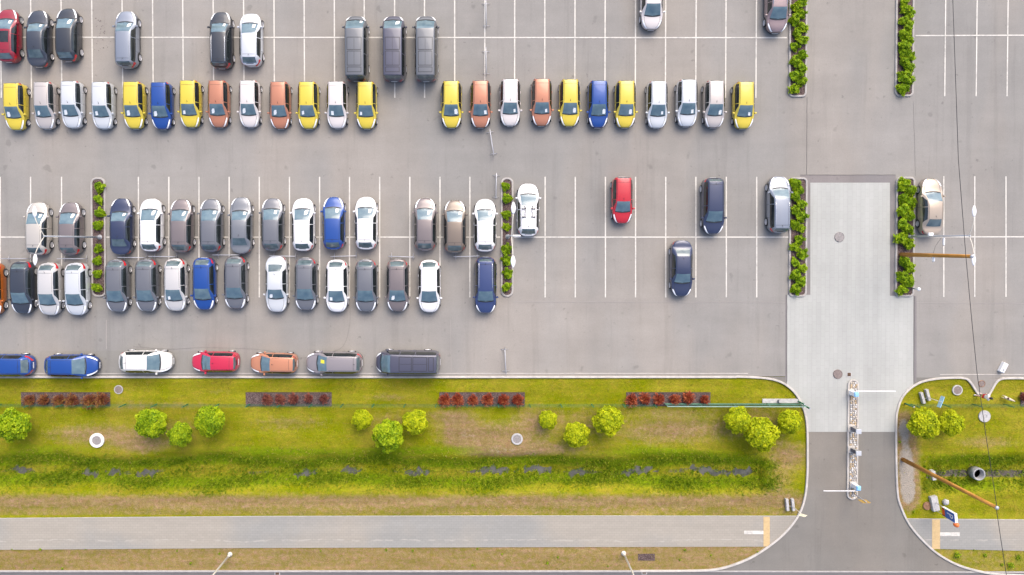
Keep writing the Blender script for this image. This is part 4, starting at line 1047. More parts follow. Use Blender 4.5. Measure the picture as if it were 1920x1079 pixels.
# ------------------------------------------------------------------ street furniture
def manhole(u, v, r, ring, ringmat, mat, label, cat='manhole cover', z=.05, h=.05):
    p = G(u, v, z); o = thing('manhole', label, cat, (p.x, p.y, z - .05))
    if ring > 0: MB().lathe([(r + ring, 0), (r + ring, h), (r + ring - .02, h + .02), (r + .01, h + .02), (r, h), (r, 0)], 32).build('ring', ringmat, o)
    m = MB().lathe([(r - .01, 0), (r - .01, h + .008), (.02, h + .012)], 32)
    for k in range(-2, 3):
        m.box((0, k * r * .3, h + .014), (r * 1.2 * sqrt(1 - (k * .3) ** 2), .025, .008))
    m.build('cover', mat, o); return o
manhole(222, 731, .30, .07, M_CONC, M_IRON, 'brown round manhole cover in grass above the left trees')
manhole(182, 826, .38, .22, M_WHITER, M_GREYIRON, 'manhole with wide white ring on the left lawn', h=.12)
manhole(969.5, 823.5, .34, .14, M_CONC, M_GREYIRON, 'manhole with thin pale ring on the middle lawn', h=.10)
manhole(1795, 732, .33, .10, M_CONC, M_IRON, 'manhole beside the blue direction sign', h=.08)
manhole(1846, 781, .16, .33, M_CONC, M_CONC, 'wide pale concrete manhole lid below the person', h=.08)
manhole(1841, 720, .24, .05, M_RUST, M_IRON, 'small rusty manhole in the side path')
manhole(1738.5, 949, .30, .04, M_RUST, M_RUST, 'rusty brown manhole beside the parking sign base', h=.08)
manhole(1574, 445, .38, .03, M_GREYIRON, M_GREYIRON, 'grey manhole in pavers between the planted beds', z=.075)
manhole(1571, 702, .36, .03, M_IRON, M_IRON, 'brown manhole in pavers near the stone island', z=.075)
def grate(u, v, w_, h_, z, label, rz=0):
    p = G(u, v, z); o = thing('drain_grate', label, 'drain', (p.x, p.y, z)); m = MB().box((0, 0, .01), (w_, h_, .012), 0)
    m.build('frame', M_CONC, o); b = MB().box((0, 0, .02), (w_ * .72, h_ * .72, .008), 0)
    b.build('shade_plate', M_DARK, o); g_ = MB()  # flat near-black plate, shade of the drain opening put into its colour
    for k in range(5): g_.box(((k - 2) * w_ * .15, 0, .03), (.02, h_ * .68, .015))
    g_.build('bars', M_RUST, o)
grate(1592, 702.5, .40, .40, Z4 + .004, 'small square drain grate above the stone island')
grate(520, 1075.5, .45, .32, Z3 + .004, 'drain grate at the road edge left of the picture centre')
grate(1208, 1073.5, .45, .32, Z3 + .004, 'drain grate at the road edge beside the right verge lamp')
# lamp posts with double arms
def oval_head(m, p, d, L=.62, W_=.26, mi=0):
    d = Vector(d).normalized(); s_ = Vector((-d.y, d.x, 0)).normalized(); up = Vector((0, 0, 1)); N_, K_ = 8, 10; vs = []
    for i in range(N_ + 1):
        t = i / N_; wd = W_ / 2 * max(.12, sin(pi * (t * .8 + .12))) ; c = Vector(p) + d * (L * t)
        for k in range(K_):
            a = 2 * pi * k / K_; vs.append(c + s_ * wd * cos(a) + up * (.085 * sin(a) * max(.3, sin(pi * (t * .8 + .12)))))
    fs = [(i * K_ + k, i * K_ + (k + 1) % K_, (i + 1) * K_ + (k + 1) % K_, (i + 1) * K_ + k) for i in range(N_) for k in range(K_)]
    fs += [tuple(range(K_))[::-1], tuple(N_ * K_ + k for k in range(K_))]
    m.add(vs, fs, mi)
def post(name, label, u, v, h, arms, grp=None, mat=M_POLEG, cat='street lamp', boxes=()):
    p = G(u, v, .1); o = thing(name, label, cat, (p.x, p.y, .05), 0, grp)
    MB().lathe([(.20, 0), (.20, .04), (.11, .06), (.10, .5), (.085, .55)], 16).build('base', mat, o, True)
    MB().tube([(0, 0, .05), (0, 0, h * .5), (0, 0, h)], [.085, .065, .045], 12).build('pole', mat, o, True)
    for (dx, dy, dz, L) in arms:
        n = 8; pts = [(dx * (t / n), dy * (t / n), h - .15 + dz * sin(pi / 2 * t / n)) for t in range(n + 1)]
        am = MB().tube(pts, .03, 8).build('arm', M_POLE, o, True)
        hm = MB(); q = pts[-1]; d = (dx * .15, dy, 0) if abs(dy) > abs(dx) else (dx, dy, 0)
        oval_head(hm, q, d, L, L * .42); hm.build('luminaire', M_HEAD, o, True)
    for (zz, dx, dy) in boxes:
        bm_ = MB().box((dx * .45, dy * .45, zz), (.14 + abs(dx) * .45, .14 + abs(dy) * .45, .14), 0, 0, .9, .03); bm_.tube([(0, 0, zz), (dx * .4, dy * .4, zz)], .02, 6); bm_.build('camera_box', M_WHITE, o, True)
    return o
gl = 'double armed lamp posts on the planted islands'
hL = 8.0
post('street_lamp', 'double armed lamp post standing in the left narrow island', 187, 445, hL, [(-.35, 1.35, .55, .8), (-.35, -1.3, .55, .8)], gl)
post('street_lamp', 'double armed lamp post in the centre island with side camera', 952, 444, hL, [(.12, 1.55, .55, .85), (.10, -1.45, .55, .85)], gl, boxes=((6.5, 1, 0),))
post('street_lamp', 'double armed lamp post in the right bed leaning over the beige car', 1702, 444, hL, [(.02, 1.35, .5, .8), (.02, -1.35, .5, .8)], gl, boxes=((3.7, -.6, .3), (4.9, 0, -1)))
post('street_lamp', 'pale lamp post in the bottom verge, left one', 431, 1040, 8.5, [(0, -1.3, .4, .8)], 'lamp posts in the bottom verge', M_POLE)
post('street_lamp', 'pale lamp post in the bottom verge, right one', 1169.5, 1038, 8.5, [(0.3, -1.3, .4, .8)], 'lamp posts in the bottom verge', M_POLE)
# wooden poles and cables
def woodpole(u, v, h, label, boxz=None):
    p = G(u, v); o = thing('wooden_pole', label, 'utility pole', (p.x, p.y, 0), 0, 'wooden utility poles')
    MB().tube([(0, 0, 0), (0, 0, h / 2), (0, 0, h)], [.17, .15, .125], 14).build('pole', M_WOOD, o, True)
    MB().lathe([(.13, h - .05), (.13, h + .04), (.05, h + .09)], 14).build('cap', M_GALV, o, True)
    MB().tube([(.16, 0, h - .3), (.30, 0, h - .3), (.30, 0, h - .15)], .02, 6).build('insulator', M_BLACK, o)
    if boxz: MB().box((0, -.28, boxz), (.16, .42, .16), 0, 0, .9, .03).build('camera_box', M_WHITE, o)
    return o, Vector((p.x, p.y, h))
w1o, t1 = woodpole(1688, 477.6, 9.1, 'orange wooden pole rising from the right entrance bed', 4.6)
w2o, t2 = woodpole(1693, 862, 11.4, 'orange wooden pole leaning out over the ditch on the right')
def cable(pts, r, label):
    m = MB().tube(pts, r, 6); return tag(m.build('overhead_cable', M_WIRE, None, True), label, 'cable')
cp = [G(1786, -15, 10.3), G(1789, 70, 10.3), G(1797, 300, 10.2), G(1811, 480, 10.2), G(1822, 600, 10.35), G(1832, 700, 10.6), G(1849, 820, 11.0), t2 + Vector((.0, .2, -.05)), t2 + Vector((.0, -.2, -.05)), G(1887, 1079, 11.2), G(1905, 1200, 11.0)]
cable(cp, .022, 'black overhead cable crossing the right side over the wooden pole top')
a = G(1749, 478, 4.4); b = G(1766, 445, 4.6); mdp = (a + b) / 2 + Vector((-.05, 0, -.15)); cable([a, mdp, b], .012, 'thin grey cable between wooden pole and lamp post')
# crowd barriers
def barrier_proto():
    o = bpy.data.objects.new('crowd_barrier', None); COL.objects.link(o)
    m = MB(); L = 1.05
    m.tube([(-L, 0, .20), (-L, 0, 1.0), (-L + .1, 0, 1.1), (L - .1, 0, 1.1), (L, 0, 1.0), (L, 0, .20), (-L, 0, .20)], .024, 8); m.build('frame', M_GALV, o, True)
    m = MB()
    for k in range(1, 14): m.tube([(-L + k * 2 * L / 14, 0, .20), (-L + k * 2 * L / 14, 0, 1.1)], .008, 5, 0, False)
    m.build('bars', M_GALV, o)
    for sx in (-1, 1):
        MB().tube([(sx * (L - .15), -.30, .02), (sx * (L - .15), -.22, .10), (sx * (L - .15), 0, .20), (sx * (L - .15), .22, .10), (sx * (L - .15), .30, .02)], .018, 6).build('foot', M_GALV, o, True)
    return o
bp_ = barrier_proto(); first = True
BL = ['at the left edge behind the charcoal car', 'between the two left cars and the silver car below', 'behind the navy saloon', 'behind the white car next to the navy saloon', 'behind the first mid grey saloon', 'behind the fourth grey car of the upper row', 'behind the blue car', 'in the empty bay gap with a short stub', 'behind the rightmost white car', 'on the top bay line at the picture edge', 'on the top bay line above the copper car', 'standing alone in the upper driving lane', 'beside the top end of the centre island', 'beside the bottom kerb right of the navy van']
for i, (u0, v0, u1, v1) in enumerate(((-2, 485.5, 50, 485), (101, 485.5, 159, 485.5), (216, 483, 271, 483.5), (273, 481, 330, 482), (394, 478.5, 450, 478.5), (504, 480, 553, 481), (619, 481.5, 668, 480), (728, 481, 776, 482.5), (850, 482, 899, 480.5), (911, -4, 912, 47), (911, 88, 912, 137), (918.5, 243, 926, 288), (931, 325, 930, 371), (947, 656, 949, 702))):
    c = bp_ if first else copy_tree(bp_); first = False
    p, q = G(u0, v0, 1.1), G(u1, v1, 1.1); mdl = (p + q) / 2; d = q - p
    c.location = (mdl.x, mdl.y, Z1); c.rotation_euler = (0, 0, math.atan2(d.y, d.x))
    c['label'] = 'galvanised crowd barrier ' + BL[i]; c['category'] = 'barrier'; c['group'] = 'movable steel crowd barriers'
# mesh fence along the lawn
def fence(us, vbase, label, grp):
    p0 = G(us[0], vbase); o = thing('mesh_fence', label, 'fence', (p0.x, p0.y, 0), 0, grp)
    for i, u in enumerate(us):
        q = G(u, vbase) - p0; MB().box((q.x, q.y, .60), (.06, .06, 1.25)).build('post', M_GREEN, o)
        if i < len(us) - 1:
            q2 = G(us[i + 1], vbase) - p0; m = MB()
            L = (q2 - q).length; n = int(L / .11)
            for k in range(1, n): c = q + (q2 - q) * (k / n); m.add([(c.x - .004, c.y, .05), (c.x + .004, c.y, .05), (c.x + .004, c.y, 1.15), (c.x - .004, c.y, 1.15)], [(0, 1, 2, 3)])
            for zz in (.08, .6, 1.12): m.tube([(q.x + .04, q.y, zz), (q2.x - .04, q2.y, zz)], .008, 4, 0, False)
            m.build('mesh_panel', M_GREEN, o)
fence([-55 + 58.2 * i for i in range(23)], 758, 'thin green mesh fence along the lawn left of the driveway', 'green mesh fences')
fence([1708, 1766, 1824, 1882, 1940], 758, 'thin green mesh fence on the lawn right of the driveway', 'green mesh fences')
# sliding gate
p0 = G(1245, 757); p1 = G(1500, 757.5); Lg = (p1 - p0).length
gt = thing('sliding_gate', 'teal sliding gate parked along the fence left of the driveway', 'gate', (p0.x, p0.y, 0), math.atan2(p1.y - p0.y, p1.x - p0.x))
MB().box((Lg / 2, 0, .18), (Lg, .09, .14)).build('bottom_beam', M_TEAL, gt)
MB().box((Lg / 2, 0, 1.15), (Lg, .06, .06)).build('top_rail', pr('pale teal rail', (.26, .38, .32), .5), gt)
m = MB()
for k in range(1, int(Lg / .13)): m.box((k * .13, 0, .69), (.025, .025, .85))
m.build('bars', M_TEAL, gt)
for k in range(5): MB().box((.04 + k * (Lg - .08) / 4, 0, .69), (.07, .07, .85)).build('upright', M_TEAL, gt)
a, b = G(1429, 756), G(1497, 748)
ft = MB().box(((a.x + b.x) / 2, (a.y + b.y) / 2, .045), (b.x - a.x, abs(b.y - a.y), .09), 0, 0, 1, .02).build('gate_footing', M_CONC, None); tag(ft, 'long concrete footing beside the teal gate near the driveway', 'footing')
p = G(1463, 753, .3); mo = thing('gate_motor', 'small dark motor box on the gate footing', 'gate motor', (p.x, p.y, .09)); MB().box((0, 0, .14), (.30, .22, .28), 0, 0, .95, .03).build('housing', pr('motor housing', (.12, .12, .15), .5), mo); MB().box((0, 0, .29), (.26, .2, .03), 0, 0, .9).build('lid', M_CONC, mo)
for (u, v, lab) in ((1496, 752.5, 'dark green gate post on the left driveway kerb, upper one'), (1506, 760, 'dark green gate post on the left driveway kerb, lower one'), (1697, 757, 'dark green gate post right of the driveway')):
    p = G(u, v); g_ = thing('gate_post', lab, 'post', (p.x, p.y, 0), 0, 'gate posts'); MB().box((0, 0, .65), (.10, .10, 1.3)).build('shaft', M_GREEN, g_); MB().box((0, 0, 1.315), (.12, .12, .03), 0, 0, .8).build('cap', M_GALV, g_)
# central stone island
cx0, cx1 = G(1590, 820).x - .05, G(1606.5, 820).x; cyt, cyb = G(1598, 713).y, G(1598, 935).y
rI = (cx1 - cx0) / 2; cxm = (cx0 + cx1) / 2
ring = [(cxm + rI * cos(t * pi / 10), cyt - rI + rI * sin(t * pi / 10)) for t in range(11)] + [(cxm + rI * cos(pi + t * pi / 10), cyb + rI + rI * sin(pi + t * pi / 10)) for t in range(11)]
kerb('island_kerb', ring, .13, .17, M_KERBW, closed=True)
struct(poly('island_bed', [(cxm + (x - cxm) * .92, y) for x, y in ring], .10, pr('island mortar', (.27, .25, .22), .95)))
sm = MB(); r = random.Random(4); y = cyb + .1
mats_st = [pr('cobble pale', (.52, .46, .38), .8), pr('cobble grey', (.34, .33, .33), .8), pr('cobble tan', (.46, .34, .20), .8), pr('cobble white', (.62, .60, .57), .8)]
while y < cyt - .12:
    xw = cx0 + .15
    while xw < cx1 - .12:
        w_ = r.uniform(.12, .21); l_ = r.uniform(.15, .21); n = 7; t0 = r.random() * 6; pts = [(w_ / 2 * .92 * cos(t0 + k * 2 * pi / n) * r.uniform(.8, 1.05), l_ / 2 * sin(t0 + k * 2 * pi / n) * r.uniform(.8, 1.05)) for k in range(n)]
        c = (xw + w_ / 2, y + r.uniform(-.02, .02)); hh = .13 + r.uniform(0, .03)
        sm.add([(c[0] + a, c[1] + b, .09) for a, b in pts] + [(c[0] + a * .9, c[1] + b * .9, hh) for a, b in pts] + [(c[0] + a * .5, c[1] + b * .5, hh + .02) for a, b in pts],
               [(k, (k + 1) % n, n + (k + 1) % n, n + k) for k in range(n)] + [(n + k, n + (k + 1) % n, 2 * n + (k + 1) % n, 2 * n + k) for k in range(n)] + [tuple(range(2 * n, 3 * n))], r.randrange(4))
        xw += w_ + .012
    y += .165
cb = sm.build('cobblestones', mats_st); tag(cb, 'pale and tan cobblestones set in the narrow island of the driveway', 'cobbles', None, 'stuff')
# barrier machines
def gate_machine(u, v, side, ends, label):
    p = G(u, v, .15); o = thing('boom_barrier', label, 'boom barrier', (p.x, p.y, .11), 0, 'boom barriers on the stone island')
    MB().box((0, 0, .06), (.56, .56, .13), 0, 0, .95).build('plinth', M_KERBW, o)
    MB().box((0, 0, .55), (.36, .36, .88), 0, 0, .96, .04).build('cabinet', M_WHITE, o)
    MB().box((0.0, 0, 1.05), (.40, .40, .13), 0, 0, .8, .04).build('hood', M_LBLUE, o)
    q = G(ends, v + (0 if side > 0 else 6), .85); L = q.x - p.x
    yb = .26 if side > 0 else -.26
    MB().tube([(0, .0, .85), (0, yb, .85)], .06, 10).build('pivot', M_GALV, o, True)
    MB().box((L / 2 + .0, yb, .85), (abs(L), .05, .085), 0, 0, 1, .01).build('boom', M_WHITE, o)
    return o
gate_machine(1595, 736, 1, 1678, 'white boom barrier with blue hood, arm reaching right over the pavers')
gate_machine(1599, 909, -1, 1543, 'white boom barrier with blue hood, arm reaching left over the drive')
for u, v, lab in ((1596, 803, 'grey ticket machine with dark front, upper of two on the island'), (1596, 843, 'grey ticket machine with dark front, lower of two on the island')):
    p = G(u, v, .15); o = thing('ticket_machine', lab, 'ticket machine', (p.x, p.y, .11), 0, 'ticket machines')
    MB().box((0, 0, .05), (.62, .60, .12), 0, 0, .95).build('plinth', M_KERBW, o)
    MB().box((0.06, 0, .66), (.30, .34, 1.10), 0, 0, 1.0, .02).build('cabinet', pr('grey cabinet', (.30, .29, .27), .5), o)
    MB().box((-.095, 0, .64), (.012, .27, .96)).build('front_panel', pr('dark panel', (.06, .065, .10), .3), o)
    MB().box((0.02, 0, 1.25), (.46, .40, .07), 0, 0, .95, .02).build('roof', pr('grey roof', (.42, .44, .47), .5), o)
# brown sign at island end
p = G(1598, 924, .1); o = thing('direction_sign', 'brown backed road sign on a post at the island tip', 'sign', (p.x, p.y, .11))
MB().tube([(0, 0, 0), (0, 0, 2.35)], .035, 8).build('post', M_GALV, o, True)
MB().box((.0, -.055, 1.95), (.68, .03, .76)).build('panel', pr('sign back', (.42, .27, .07), .6, .2), o)
# footing beams + blue sign
def beam(u0, v0, u1, v1, wd, h, name='concrete_beam', par=None, mat=M_CONC):
    a, b = G(u0, v0, h), G(u1, v1, h); c = (a + b) / 2; d = b - a
    return MB().box((c.x, c.y, h / 2), (d.length, wd, h), 0, math.atan2(d.y, d.x), 1, .02), mat
def footed_sign(label, post_px, beams, h_post, panel, cat='sign'):
    pb = G(*post_px); o = thing('portable_sign', label, cat, (0, 0, 0))
    for bm__ in beams:
        m, mt = beam(*bm__); m.build('footing', mt, o)
    MB().tube([(pb.x, pb.y, .0), (pb.x, pb.y, h_post)], .028, 8).build('post', M_POLE, o, True)
    fr = MB(); 
    for bm__ in beams:
        a = G((bm__[0] + bm__[2]) / 2, (bm__[1] + bm__[3]) / 2); fr.tube([(pb.x, pb.y, .3), (a.x, a.y, .15)], .02, 6)
    fr.build('bracket', M_GALV, o)
    return o, pb
o, pb = footed_sign('light blue direction sign on a post with two grey concrete footings', (1736.5, 744.5), [(1728.5, 737, 1734, 757.5, .22, .3), (1738.5, 731, 1744, 752, .22, .3)], 2.1, None)
a, b = G(1766, 743, 1.75), G(1758, 763.5, 1.75); d = b - a; c = pb
pm = MB().box((c.x + .03, c.y, 1.93), (d.length, .05, .42), 0, math.atan2(d.y, d.x)); pm.build('panel', pr('pale blue panel', (.38, .60, .70), .5), o)
pm = MB().box((c.x + .03, c.y, 2.15), (d.length * .98, .06, .02), 0, math.atan2(d.y, d.x)); pm.build('rim', pr('rim blue', (.25, .45, .6), .5), o)
o, pb = footed_sign('square yellow white road sign on a post with two pale footings', (1484, 948), [(1476, 936.5, 1478, 959, .22, .3), (1486.5, 936.5, 1489, 959, .22, .3)], 2.3, None)
sg_ = MB().box((pb.x, pb.y - .04, 2.25), (.46, .03, .46)); sq = MB()
ax = math.radians(50)
# diamond plate facing down the road
sq.add([(pb.x - .36, pb.y - .05, 2.2), (pb.x, pb.y - .05, 1.84), (pb.x + .36, pb.y - .05, 2.2), (pb.x, pb.y - .05, 2.56), (pb.x - .36, pb.y - .02, 2.2), (pb.x, pb.y - .02, 1.84), (pb.x + .36, pb.y - .02, 2.2), (pb.x, pb.y - .02, 2.56)], [(0, 1, 2, 3), (7, 6, 5, 4), (0, 4, 5, 1), (1, 5, 6, 2), (2, 6, 7, 3), (3, 7, 4, 0)])
sq.build('plate', pr('cream plate', (.72, .68, .52), .5), o)
# parking sign
pA, pB = G(1754, 942.5, .3), G(1755.5, 958, .3)
o = thing('parking_sign', 'blue parking sign with white P and orange strip on two posts', 'sign', (0, 0, 0))
m, mt = beam(1751.5, 932, 1757, 959, .55, .35); m.build('footing', M_CONC, o)
for q in (pA, pB): MB().tube([(q.x, q.y, .3), (q.x, q.y, 3.0)], .03, 8).build('post', M_GALV, o, True)
an = math.atan2(pB.y - pA.y, pB.x - pA.x); L = (pB - pA).length; mc = (pA + pB) / 2
ex = Vector((cos(an), sin(an), 0)); nx_ = Vector((-sin(an), cos(an), 0));
if nx_.x > 0: nx_ = -nx_          # faces the driveway (west)
c0 = mc + nx_ * (-.0)
def face(du0, du1, z0, z1, off, mat, nm, par):
    P_ = [mc + ex * du0 + nx_ * off, mc + ex * du1 + nx_ * off]
    vs = [(P_[0].x, P_[0].y, z0), (P_[1].x, P_[1].y, z0), (P_[1].x, P_[1].y, z1), (P_[0].x, P_[0].y, z1)]
    vs += [(v[0] - nx_.x * .01, v[1] - nx_.y * .01, v[2]) for v in vs]
    return mk(nm, vs, [(0, 1, 2, 3), (7, 6, 5, 4), (0, 4, 5, 1), (1, 5, 6, 2), (2, 6, 7, 3), (3, 7, 4, 0)], mat, par)
MB().box((mc.x, mc.y, 2.15), (L + .06, .22, 1.66), 0, an, 1, .015).build('cabinet', M_WHITE, o)
Mb = pr('sign blue', (.01, .10, .42), .35); Mo = pr('sign orange red', (.75, .08, .01), .4)
h2 = L / 2 + .01
bf = face(-h2, h2, 1.72, 2.94, .128, Mb, 'blue_panel', o); face(-h2 + .02, h2 - .02, 1.34, 1.70, .128, Mo, 'orange_panel', o)
face(-h2 + .04, -h2 + .10, 1.34, 1.70, .14, M_DARK, 'stripe', bf); face(h2 - .1, h2 - .04, 1.34, 1.70, .14, M_DARK, 'stripe', bf)
face(-h2, -h2 + .10, 1.73, 1.85, .14, pr('sign green', (.25, .6, .4), .4), 'emblem', bf)
# letter P : stem + ring
pm = MB(); t3 = lambda a_, z_: mc + ex * a_ + nx_ * .145 + Vector((0, 0, z_))
def q4(pts): 
    P_ = [t3(*p) for p in pts]; P_ = [Vector((p.x, p.y, pt[1])) for p, pt in zip(P_, pts)]
    pm.add([tuple(p) for p in P_], [tuple(range(len(pts)))])
q4([(-.17, 2.02), (-.09, 2.02), (-.09, 2.80), (-.17, 2.80)])
n = 12
for k in range(n):
    a0, a1 = -pi / 2 + pi * k / n, -pi / 2 + pi * (k + 1) / n
    q4([(-.09 + .25 * cos(a0), 2.58 + .22 * sin(a0)), (-.09 + .25 * cos(a1), 2.58 + .22 * sin(a1)), (-.09 + .16 * cos(a1), 2.58 + .13 * sin(a1)), (-.09 + .16 * cos(a0), 2.58 + .13 * sin(a0))])
pm.build('letter_p', M_WHITE, bf)
# orange beacon by the sign
p = G(1771, 973); e_ = G(1793, 984.5, 2.0); o2 = thing('orange_beacon', 'round orange beacon hanging at the outer end of the parking sign', 'beacon', (e_.x, e_.y, 1.75))
MB().lathe([(0.01, 0), (.14, .05), (.2, .18), (.2, .3), (.13, .44), (.01, .5)], 16).build('globe', pr('orange globe', (.75, .16, .03), .35), o2, True)
q = pB - Vector((e_.x, e_.y, 1.75)); MB().tube([(0, 0, .25), (q.x, q.y, .25)], .02, 6).build('bracket', M_GALV, o2)
# boulder
p = G(1774, 942, .2); r = random.Random(5); m = MB().lathe([(.20, 0), (.26, .12), (.24, .25), (.12, .36), (.01, .38)], 9, 0, (0, 0, 0)); m.v = [(a * r.uniform(.85, 1.15), b * r.uniform(.85, 1.15), c) for a, b, c in m.v]
o = m.build('boulder', M_CONC); o.location = (p.x, p.y, 0); tag(o, 'pale grey boulder in grass beside the parking sign', 'stone')
# culvert parts
p = G(1836, 890, 0); o = thing('concrete_well', 'open round concrete well in the right ditch', 'well', (p.x, p.y, -.75))
MB().lathe([(.52, 0), (.52, .75), (.50, .78), (.42, .78), (.40, .75), (.40, .05), (.01, .05)], 32).build('shell', pr('wet concrete', (.30, .30, .30), .7, noise=.2, nscale=5), o, True)
MB().lathe([(.395, .25), (.01, .25)], 24).build('water_surface', M_DARK, o)
p = G(1437, 893, -.3); o = thing('culvert_pipe', 'dark culvert pipe mouth where the ditch meets the driveway', 'pipe', (p.x, p.y, -.55))
m = MB(); n = 20
for (x_, rr_) in ((0, .30),): 
    vs = [(x_, .30 * cos(2 * pi * k / n), .30 * sin(2 * pi * k / n)) for k in range(n)] + [(1.2, .30 * cos(2 * pi * k / n), .30 * sin(2 * pi * k / n)) for k in range(n)] + [(x_, .24 * cos(2 * pi * k / n), .24 * sin(2 * pi * k / n)) for k in range(n)] + [(1.2, .24 * cos(2 * pi * k / n), .24 * sin(2 * pi * k / n)) for k in range(n)]
    m.add(vs, [(k, (k + 1) % n, n + (k + 1) % n, n + k) for k in range(n)] + [(2 * n + k, 3 * n + k, 3 * n + (k + 1) % n, 2 * n + (k + 1) % n) for k in range(n)] + [(k, 2 * n + k, 2 * n + (k + 1) % n, (k + 1) % n) for k in range(n)])
m.build('pipe', M_BLACK, o, True)
p = G(1750, 892); o = MB().box((p.x, p.y, -.12), (.34, .85, .5), 0, .15, .9, .03).build('headwall', M_CONC); tag(o, 'grey concrete headwall at the start of the right ditch', 'headwall')
# white block on the lot
p = G(1880.5, 689.5, .2); o = thing('white_block', 'small white perforated plastic block lying on the asphalt', 'block', (p.x, p.y, Z1), radians(63))
MB().box((0, 0, .19), (.86, .40, .36), 0, 0, .96, .04).build('shell', M_WHITE, o); m = MB()
for k in range(4): m.box((-.26 + k * .05, 0, .374), (.025, .16, .01))
for k in range(3):
    for j in range(3): m.box((.10 + k * .11, (j - 1) * .1, .374), (.04, .04, .01))
m.build('slots', pr('slot grey', (.12, .13, .2), .6), o)
# small mast beside lower right bed
p = G(1710, 541); o = thing('bollard_light', 'short grey bollard light at the lower corner of the right bed', 'bollard', (p.x - .1, p.y, .08)); MB().tube([(0, 0, 0), (0, 0, 1.0)], .05, 10).build('post', M_POLEG, o, True); MB().lathe([(.12, 1.0), (.15, 1.05), (.12, 1.15), (.02, 1.2)], 14).build('head', M_HEAD, o, True)
# weathered rubble patch in verge
p = G(1212, 1045); pp = [(p.x - .7, p.y - .28), (p.x + .72, p.y - .3), (p.x + .7, p.y + .3), (p.x - .72, p.y + .28)]; struct(poly('gravel_patch', pp, .02, M_MULCH))

# ------------------------------------------------------------------ person and dog
def skin_body(name, joints, edges, mat, parent, loc, sub=2):
    me = bpy.data.meshes.new(name); me.from_pydata([j[0] for j in joints], edges, []); o = bpy.data.objects.new(name, me); COL.objects.link(o)
    md = o.modifiers.new('s', 'SKIN'); me.skin_vertices[0].data[0].use_root = True
    for i, j in enumerate(joints): rr_ = j[1]; me.skin_vertices[0].data[i].radius = rr_ if isinstance(rr_, tuple) else (rr_, rr_)
    sb = o.modifiers.new('b', 'SUBSURF'); sb.levels = sub; sb.render_levels = sub
    dg = bpy.context.evaluated_depsgraph_get(); nm = bpy.data.meshes.new_from_object(o.evaluated_get(dg)); bpy.data.objects.remove(o)
    nm.materials.clear(); nm.materials.append(mat); nm.polygons.foreach_set('use_smooth', [True] * len(nm.polygons))
    o = bpy.data.objects.new(name, nm); COL.objects.link(o); o.parent = parent; return o
M_SKIN = pr('skin', (.55, .33, .24), .6); M_SHIRTW = pr('white cotton', (.75, .72, .70), .85); M_REDC = pr('red cloth', (.60, .02, .03), .8); M_HAIR = pr('dark hair', (.012, .011, .013), .6)
pf = G(1832, 739.5); per = thing('person', 'person in white top and red shorts with dark hair walking by the side path', 'person', (pf.x, pf.y, .03), radians(-8))
# x forward
J = [((0, 0, .93), (.13, .15)), ((.0, 0, 1.10), (.105, .14)), ((.01, 0, 1.32), (.115, .17)), ((.02, 0, 1.44), (.07, .08)), ((.03, 0, 1.52), .055), ((.045, 0, 1.60), (.088, .075)), ((.05, 0, 1.70), (.085, .072)),
     ((.02, .09, .85), .085), ((.16, .09, .50), .058), ((.10, .09, .09), .038), ((.24, .10, .03), .03),
     ((-.02, -.09, .85), .085), ((-.02, -.09, .48), .058), ((-.22, -.09, .12), .038), ((-.10, -.10, .03), .03),
     ((.01, .19, 1.40), .052), ((-.06, .25, 1.12), .04), ((.06, .25, .90), .03), ((.11, .25, .84), (.028, .014)),
     ((.01, -.19, 1.40), .052), ((.08, -.25, 1.13), .04), ((.24, -.22, .98), .03), ((.30, -.21, .95), (.028, .014))]
E = [(0, 1), (1, 2), (2, 3), (3, 4), (4, 5), (5, 6), (0, 7), (7, 8), (8, 9), (9, 10), (0, 11), (11, 12), (12, 13), (13, 14), (2, 15), (15, 16), (16, 17), (17, 18), (2, 19), (19, 20), (20, 21), (21, 22)]
for (hx, hy, hz, sg) in ((.11, .25, .84, 1), (.30, -.21, .95, -1)):
    bi = 18 if sg > 0 else 22
    for k in range(4):
        n0 = len(J); oy = (k - 1.5) * .018; ln = (.062, .074, .078, .070)[k]
        J.append(((hx + .035, hy + oy, hz - .015), .0085)); J.append(((hx + .035 + ln * .5, hy + oy * 1.1, hz - .04), .008)); J.append(((hx + .03 + ln * .6, hy + oy * 1.1, hz - .075), .007)); E += [(bi, n0), (n0, n0 + 1), (n0 + 1, n0 + 2)]
    n0 = len(J); J.append(((hx + .01, hy - sg * .035, hz), .010)); J.append(((hx + .045, hy - sg * .045, hz - .02), .008)); E += [(bi, n0), (n0, n0 + 1)]
skin_body('body', J, E, M_SKIN, per, None)
JS_ = [((0, 0, .98), (.135, .155)), ((.0, 0, 1.12), (.12, .155)), ((.01, 0, 1.32), (.13, .185)), ((.02, 0, 1.43), (.085, .10)), ((.01, .20, 1.40), .068), ((-.03, .24, 1.24), .055), ((.01, -.20, 1.40), .068), ((.05, -.24, 1.24), .055)]
skin_body('shirt', JS_, [(0, 1), (1, 2), (2, 3), (2, 4), (4, 5), (2, 6), (6, 7)], M_SHIRTW, per, None)
skin_body('shorts', [((0, 0, .93), (.145, .165)), ((0, 0, 1.0), (.135, .155)), ((.04, .10, .80), .10), ((.10, .10, .62), .085), ((-.02, -.10, .80), .10), ((-.03, -.10, .62), .085)], [(0, 1), (0, 2), (2, 3), (0, 4), (4, 5)], M_REDC, per, None)
hm = MB().lathe([(.098, -.10), (.108, -.03), (.106, .04), (.085, .09), (.045, .12), (.005, .13)], 16, 0, (.03, 0, 1.68)); hm.build('hair', M_HAIR, per, True)
fm = MB(); fm.box((.135, 0, 1.64), (.03, .025, .04), 0, 0, .7); fm.build('nose', M_SKIN, per)
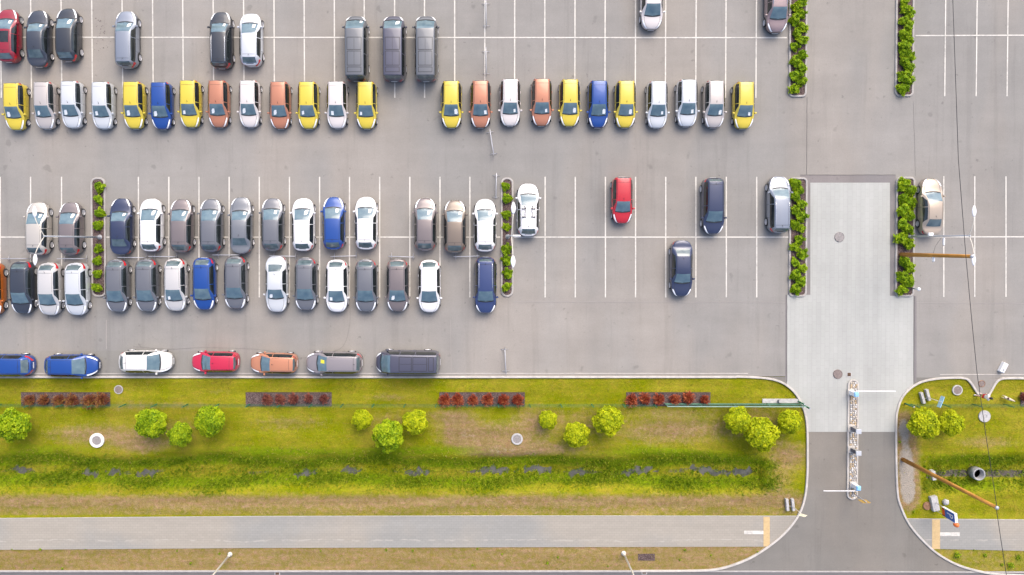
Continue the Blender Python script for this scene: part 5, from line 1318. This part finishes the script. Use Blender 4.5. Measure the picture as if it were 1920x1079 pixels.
for sg in (1, -1):
    MB().lathe([(.0, -.011), (.011, 0), (.0, .011)], 8, 0, (.125, sg * .032, 1.67)).build('eye', M_HAIR, per); MB().box((.05, sg * .085, 1.64), (.035, .02, .055), 0, 0, .8).build('ear', M_SKIN, per)
MB().box((.128, 0, 1.60), (.012, .05, .012)).build('mouth', pr('lips', (.45, .12, .11), .6), per)
for (x_, y_, z_) in ((.18, .095, .04), (-.14, -.095, .04)): MB().box((x_, y_, z_), (.26, .095, .07), 0, 0, .85, .02).build('shoe', M_SHIRTW, per)
pd = G(1887, 746.5, .3); dog = thing('dog', 'brown and white dog standing in the grass near the person', 'dog', (pd.x, pd.y, .02), radians(-24))
M_DW = pr('cream dog fur', (.62, .52, .40), .9); M_DB = pr('dark brown fur', (.06, .03, .022), .9)
Jd = [((-.18, 0, .42), (.085, .10)), ((.0, 0, .41), (.095, .11)), ((.20, 0, .43), (.11, .125)), ((.33, 0, .52), .075), ((.42, 0, .60), (.07, .065)), ((.52, 0, .58), (.04, .035)), ((.57, 0, .57), .026), ((-.30, 0, .48), .02), ((-.44, 0, .60), .012)]
Ed = [(0, 1), (1, 2), (2, 3), (3, 4), (4, 5), (5, 6), (0, 7), (7, 8)]
for (bx, par_, sg, back) in ((.20, 2, 1, 0), (.20, 2, -1, 0), (-.18, 0, 1, 1), (-.18, 0, -1, 1)):
    n0 = len(Jd)
    if back: Jd += [((bx + .02, sg * .08, .32), .055), ((bx - .08, sg * .08, .17), .026), ((bx - .05, sg * .08, .03), .024), ((bx - .0, sg * .08, .015), .02)]
    else: Jd += [((bx + .02, sg * .075, .30), .042), ((bx, sg * .075, .16), .025), ((bx + .01, sg * .075, .03), .022), ((bx + .05, sg * .075, .015), .02)]
    Ed += [(par_, n0), (n0, n0 + 1), (n0 + 1, n0 + 2), (n0 + 2, n0 + 3)]
skin_body('body', Jd, Ed, M_DW, dog, None)
skin_body('saddle_patch', [((-.12, 0, .45), (.09, .115)), ((.02, 0, .44), (.098, .122)), ((.12, 0, .45), (.10, .125))], [(0, 1), (1, 2)], M_DB, dog, None)
for sg in (1, -1): MB().box((.40, sg * .075, .62), (.06, .02, .09), 0, 0, .7, .008).build('ear', M_DB, dog)
MB().lathe([(.001, 0), (.022, .015), (.001, .03)], 8, 0, (.59, 0, .565)).build('nose', M_HAIR, dog)
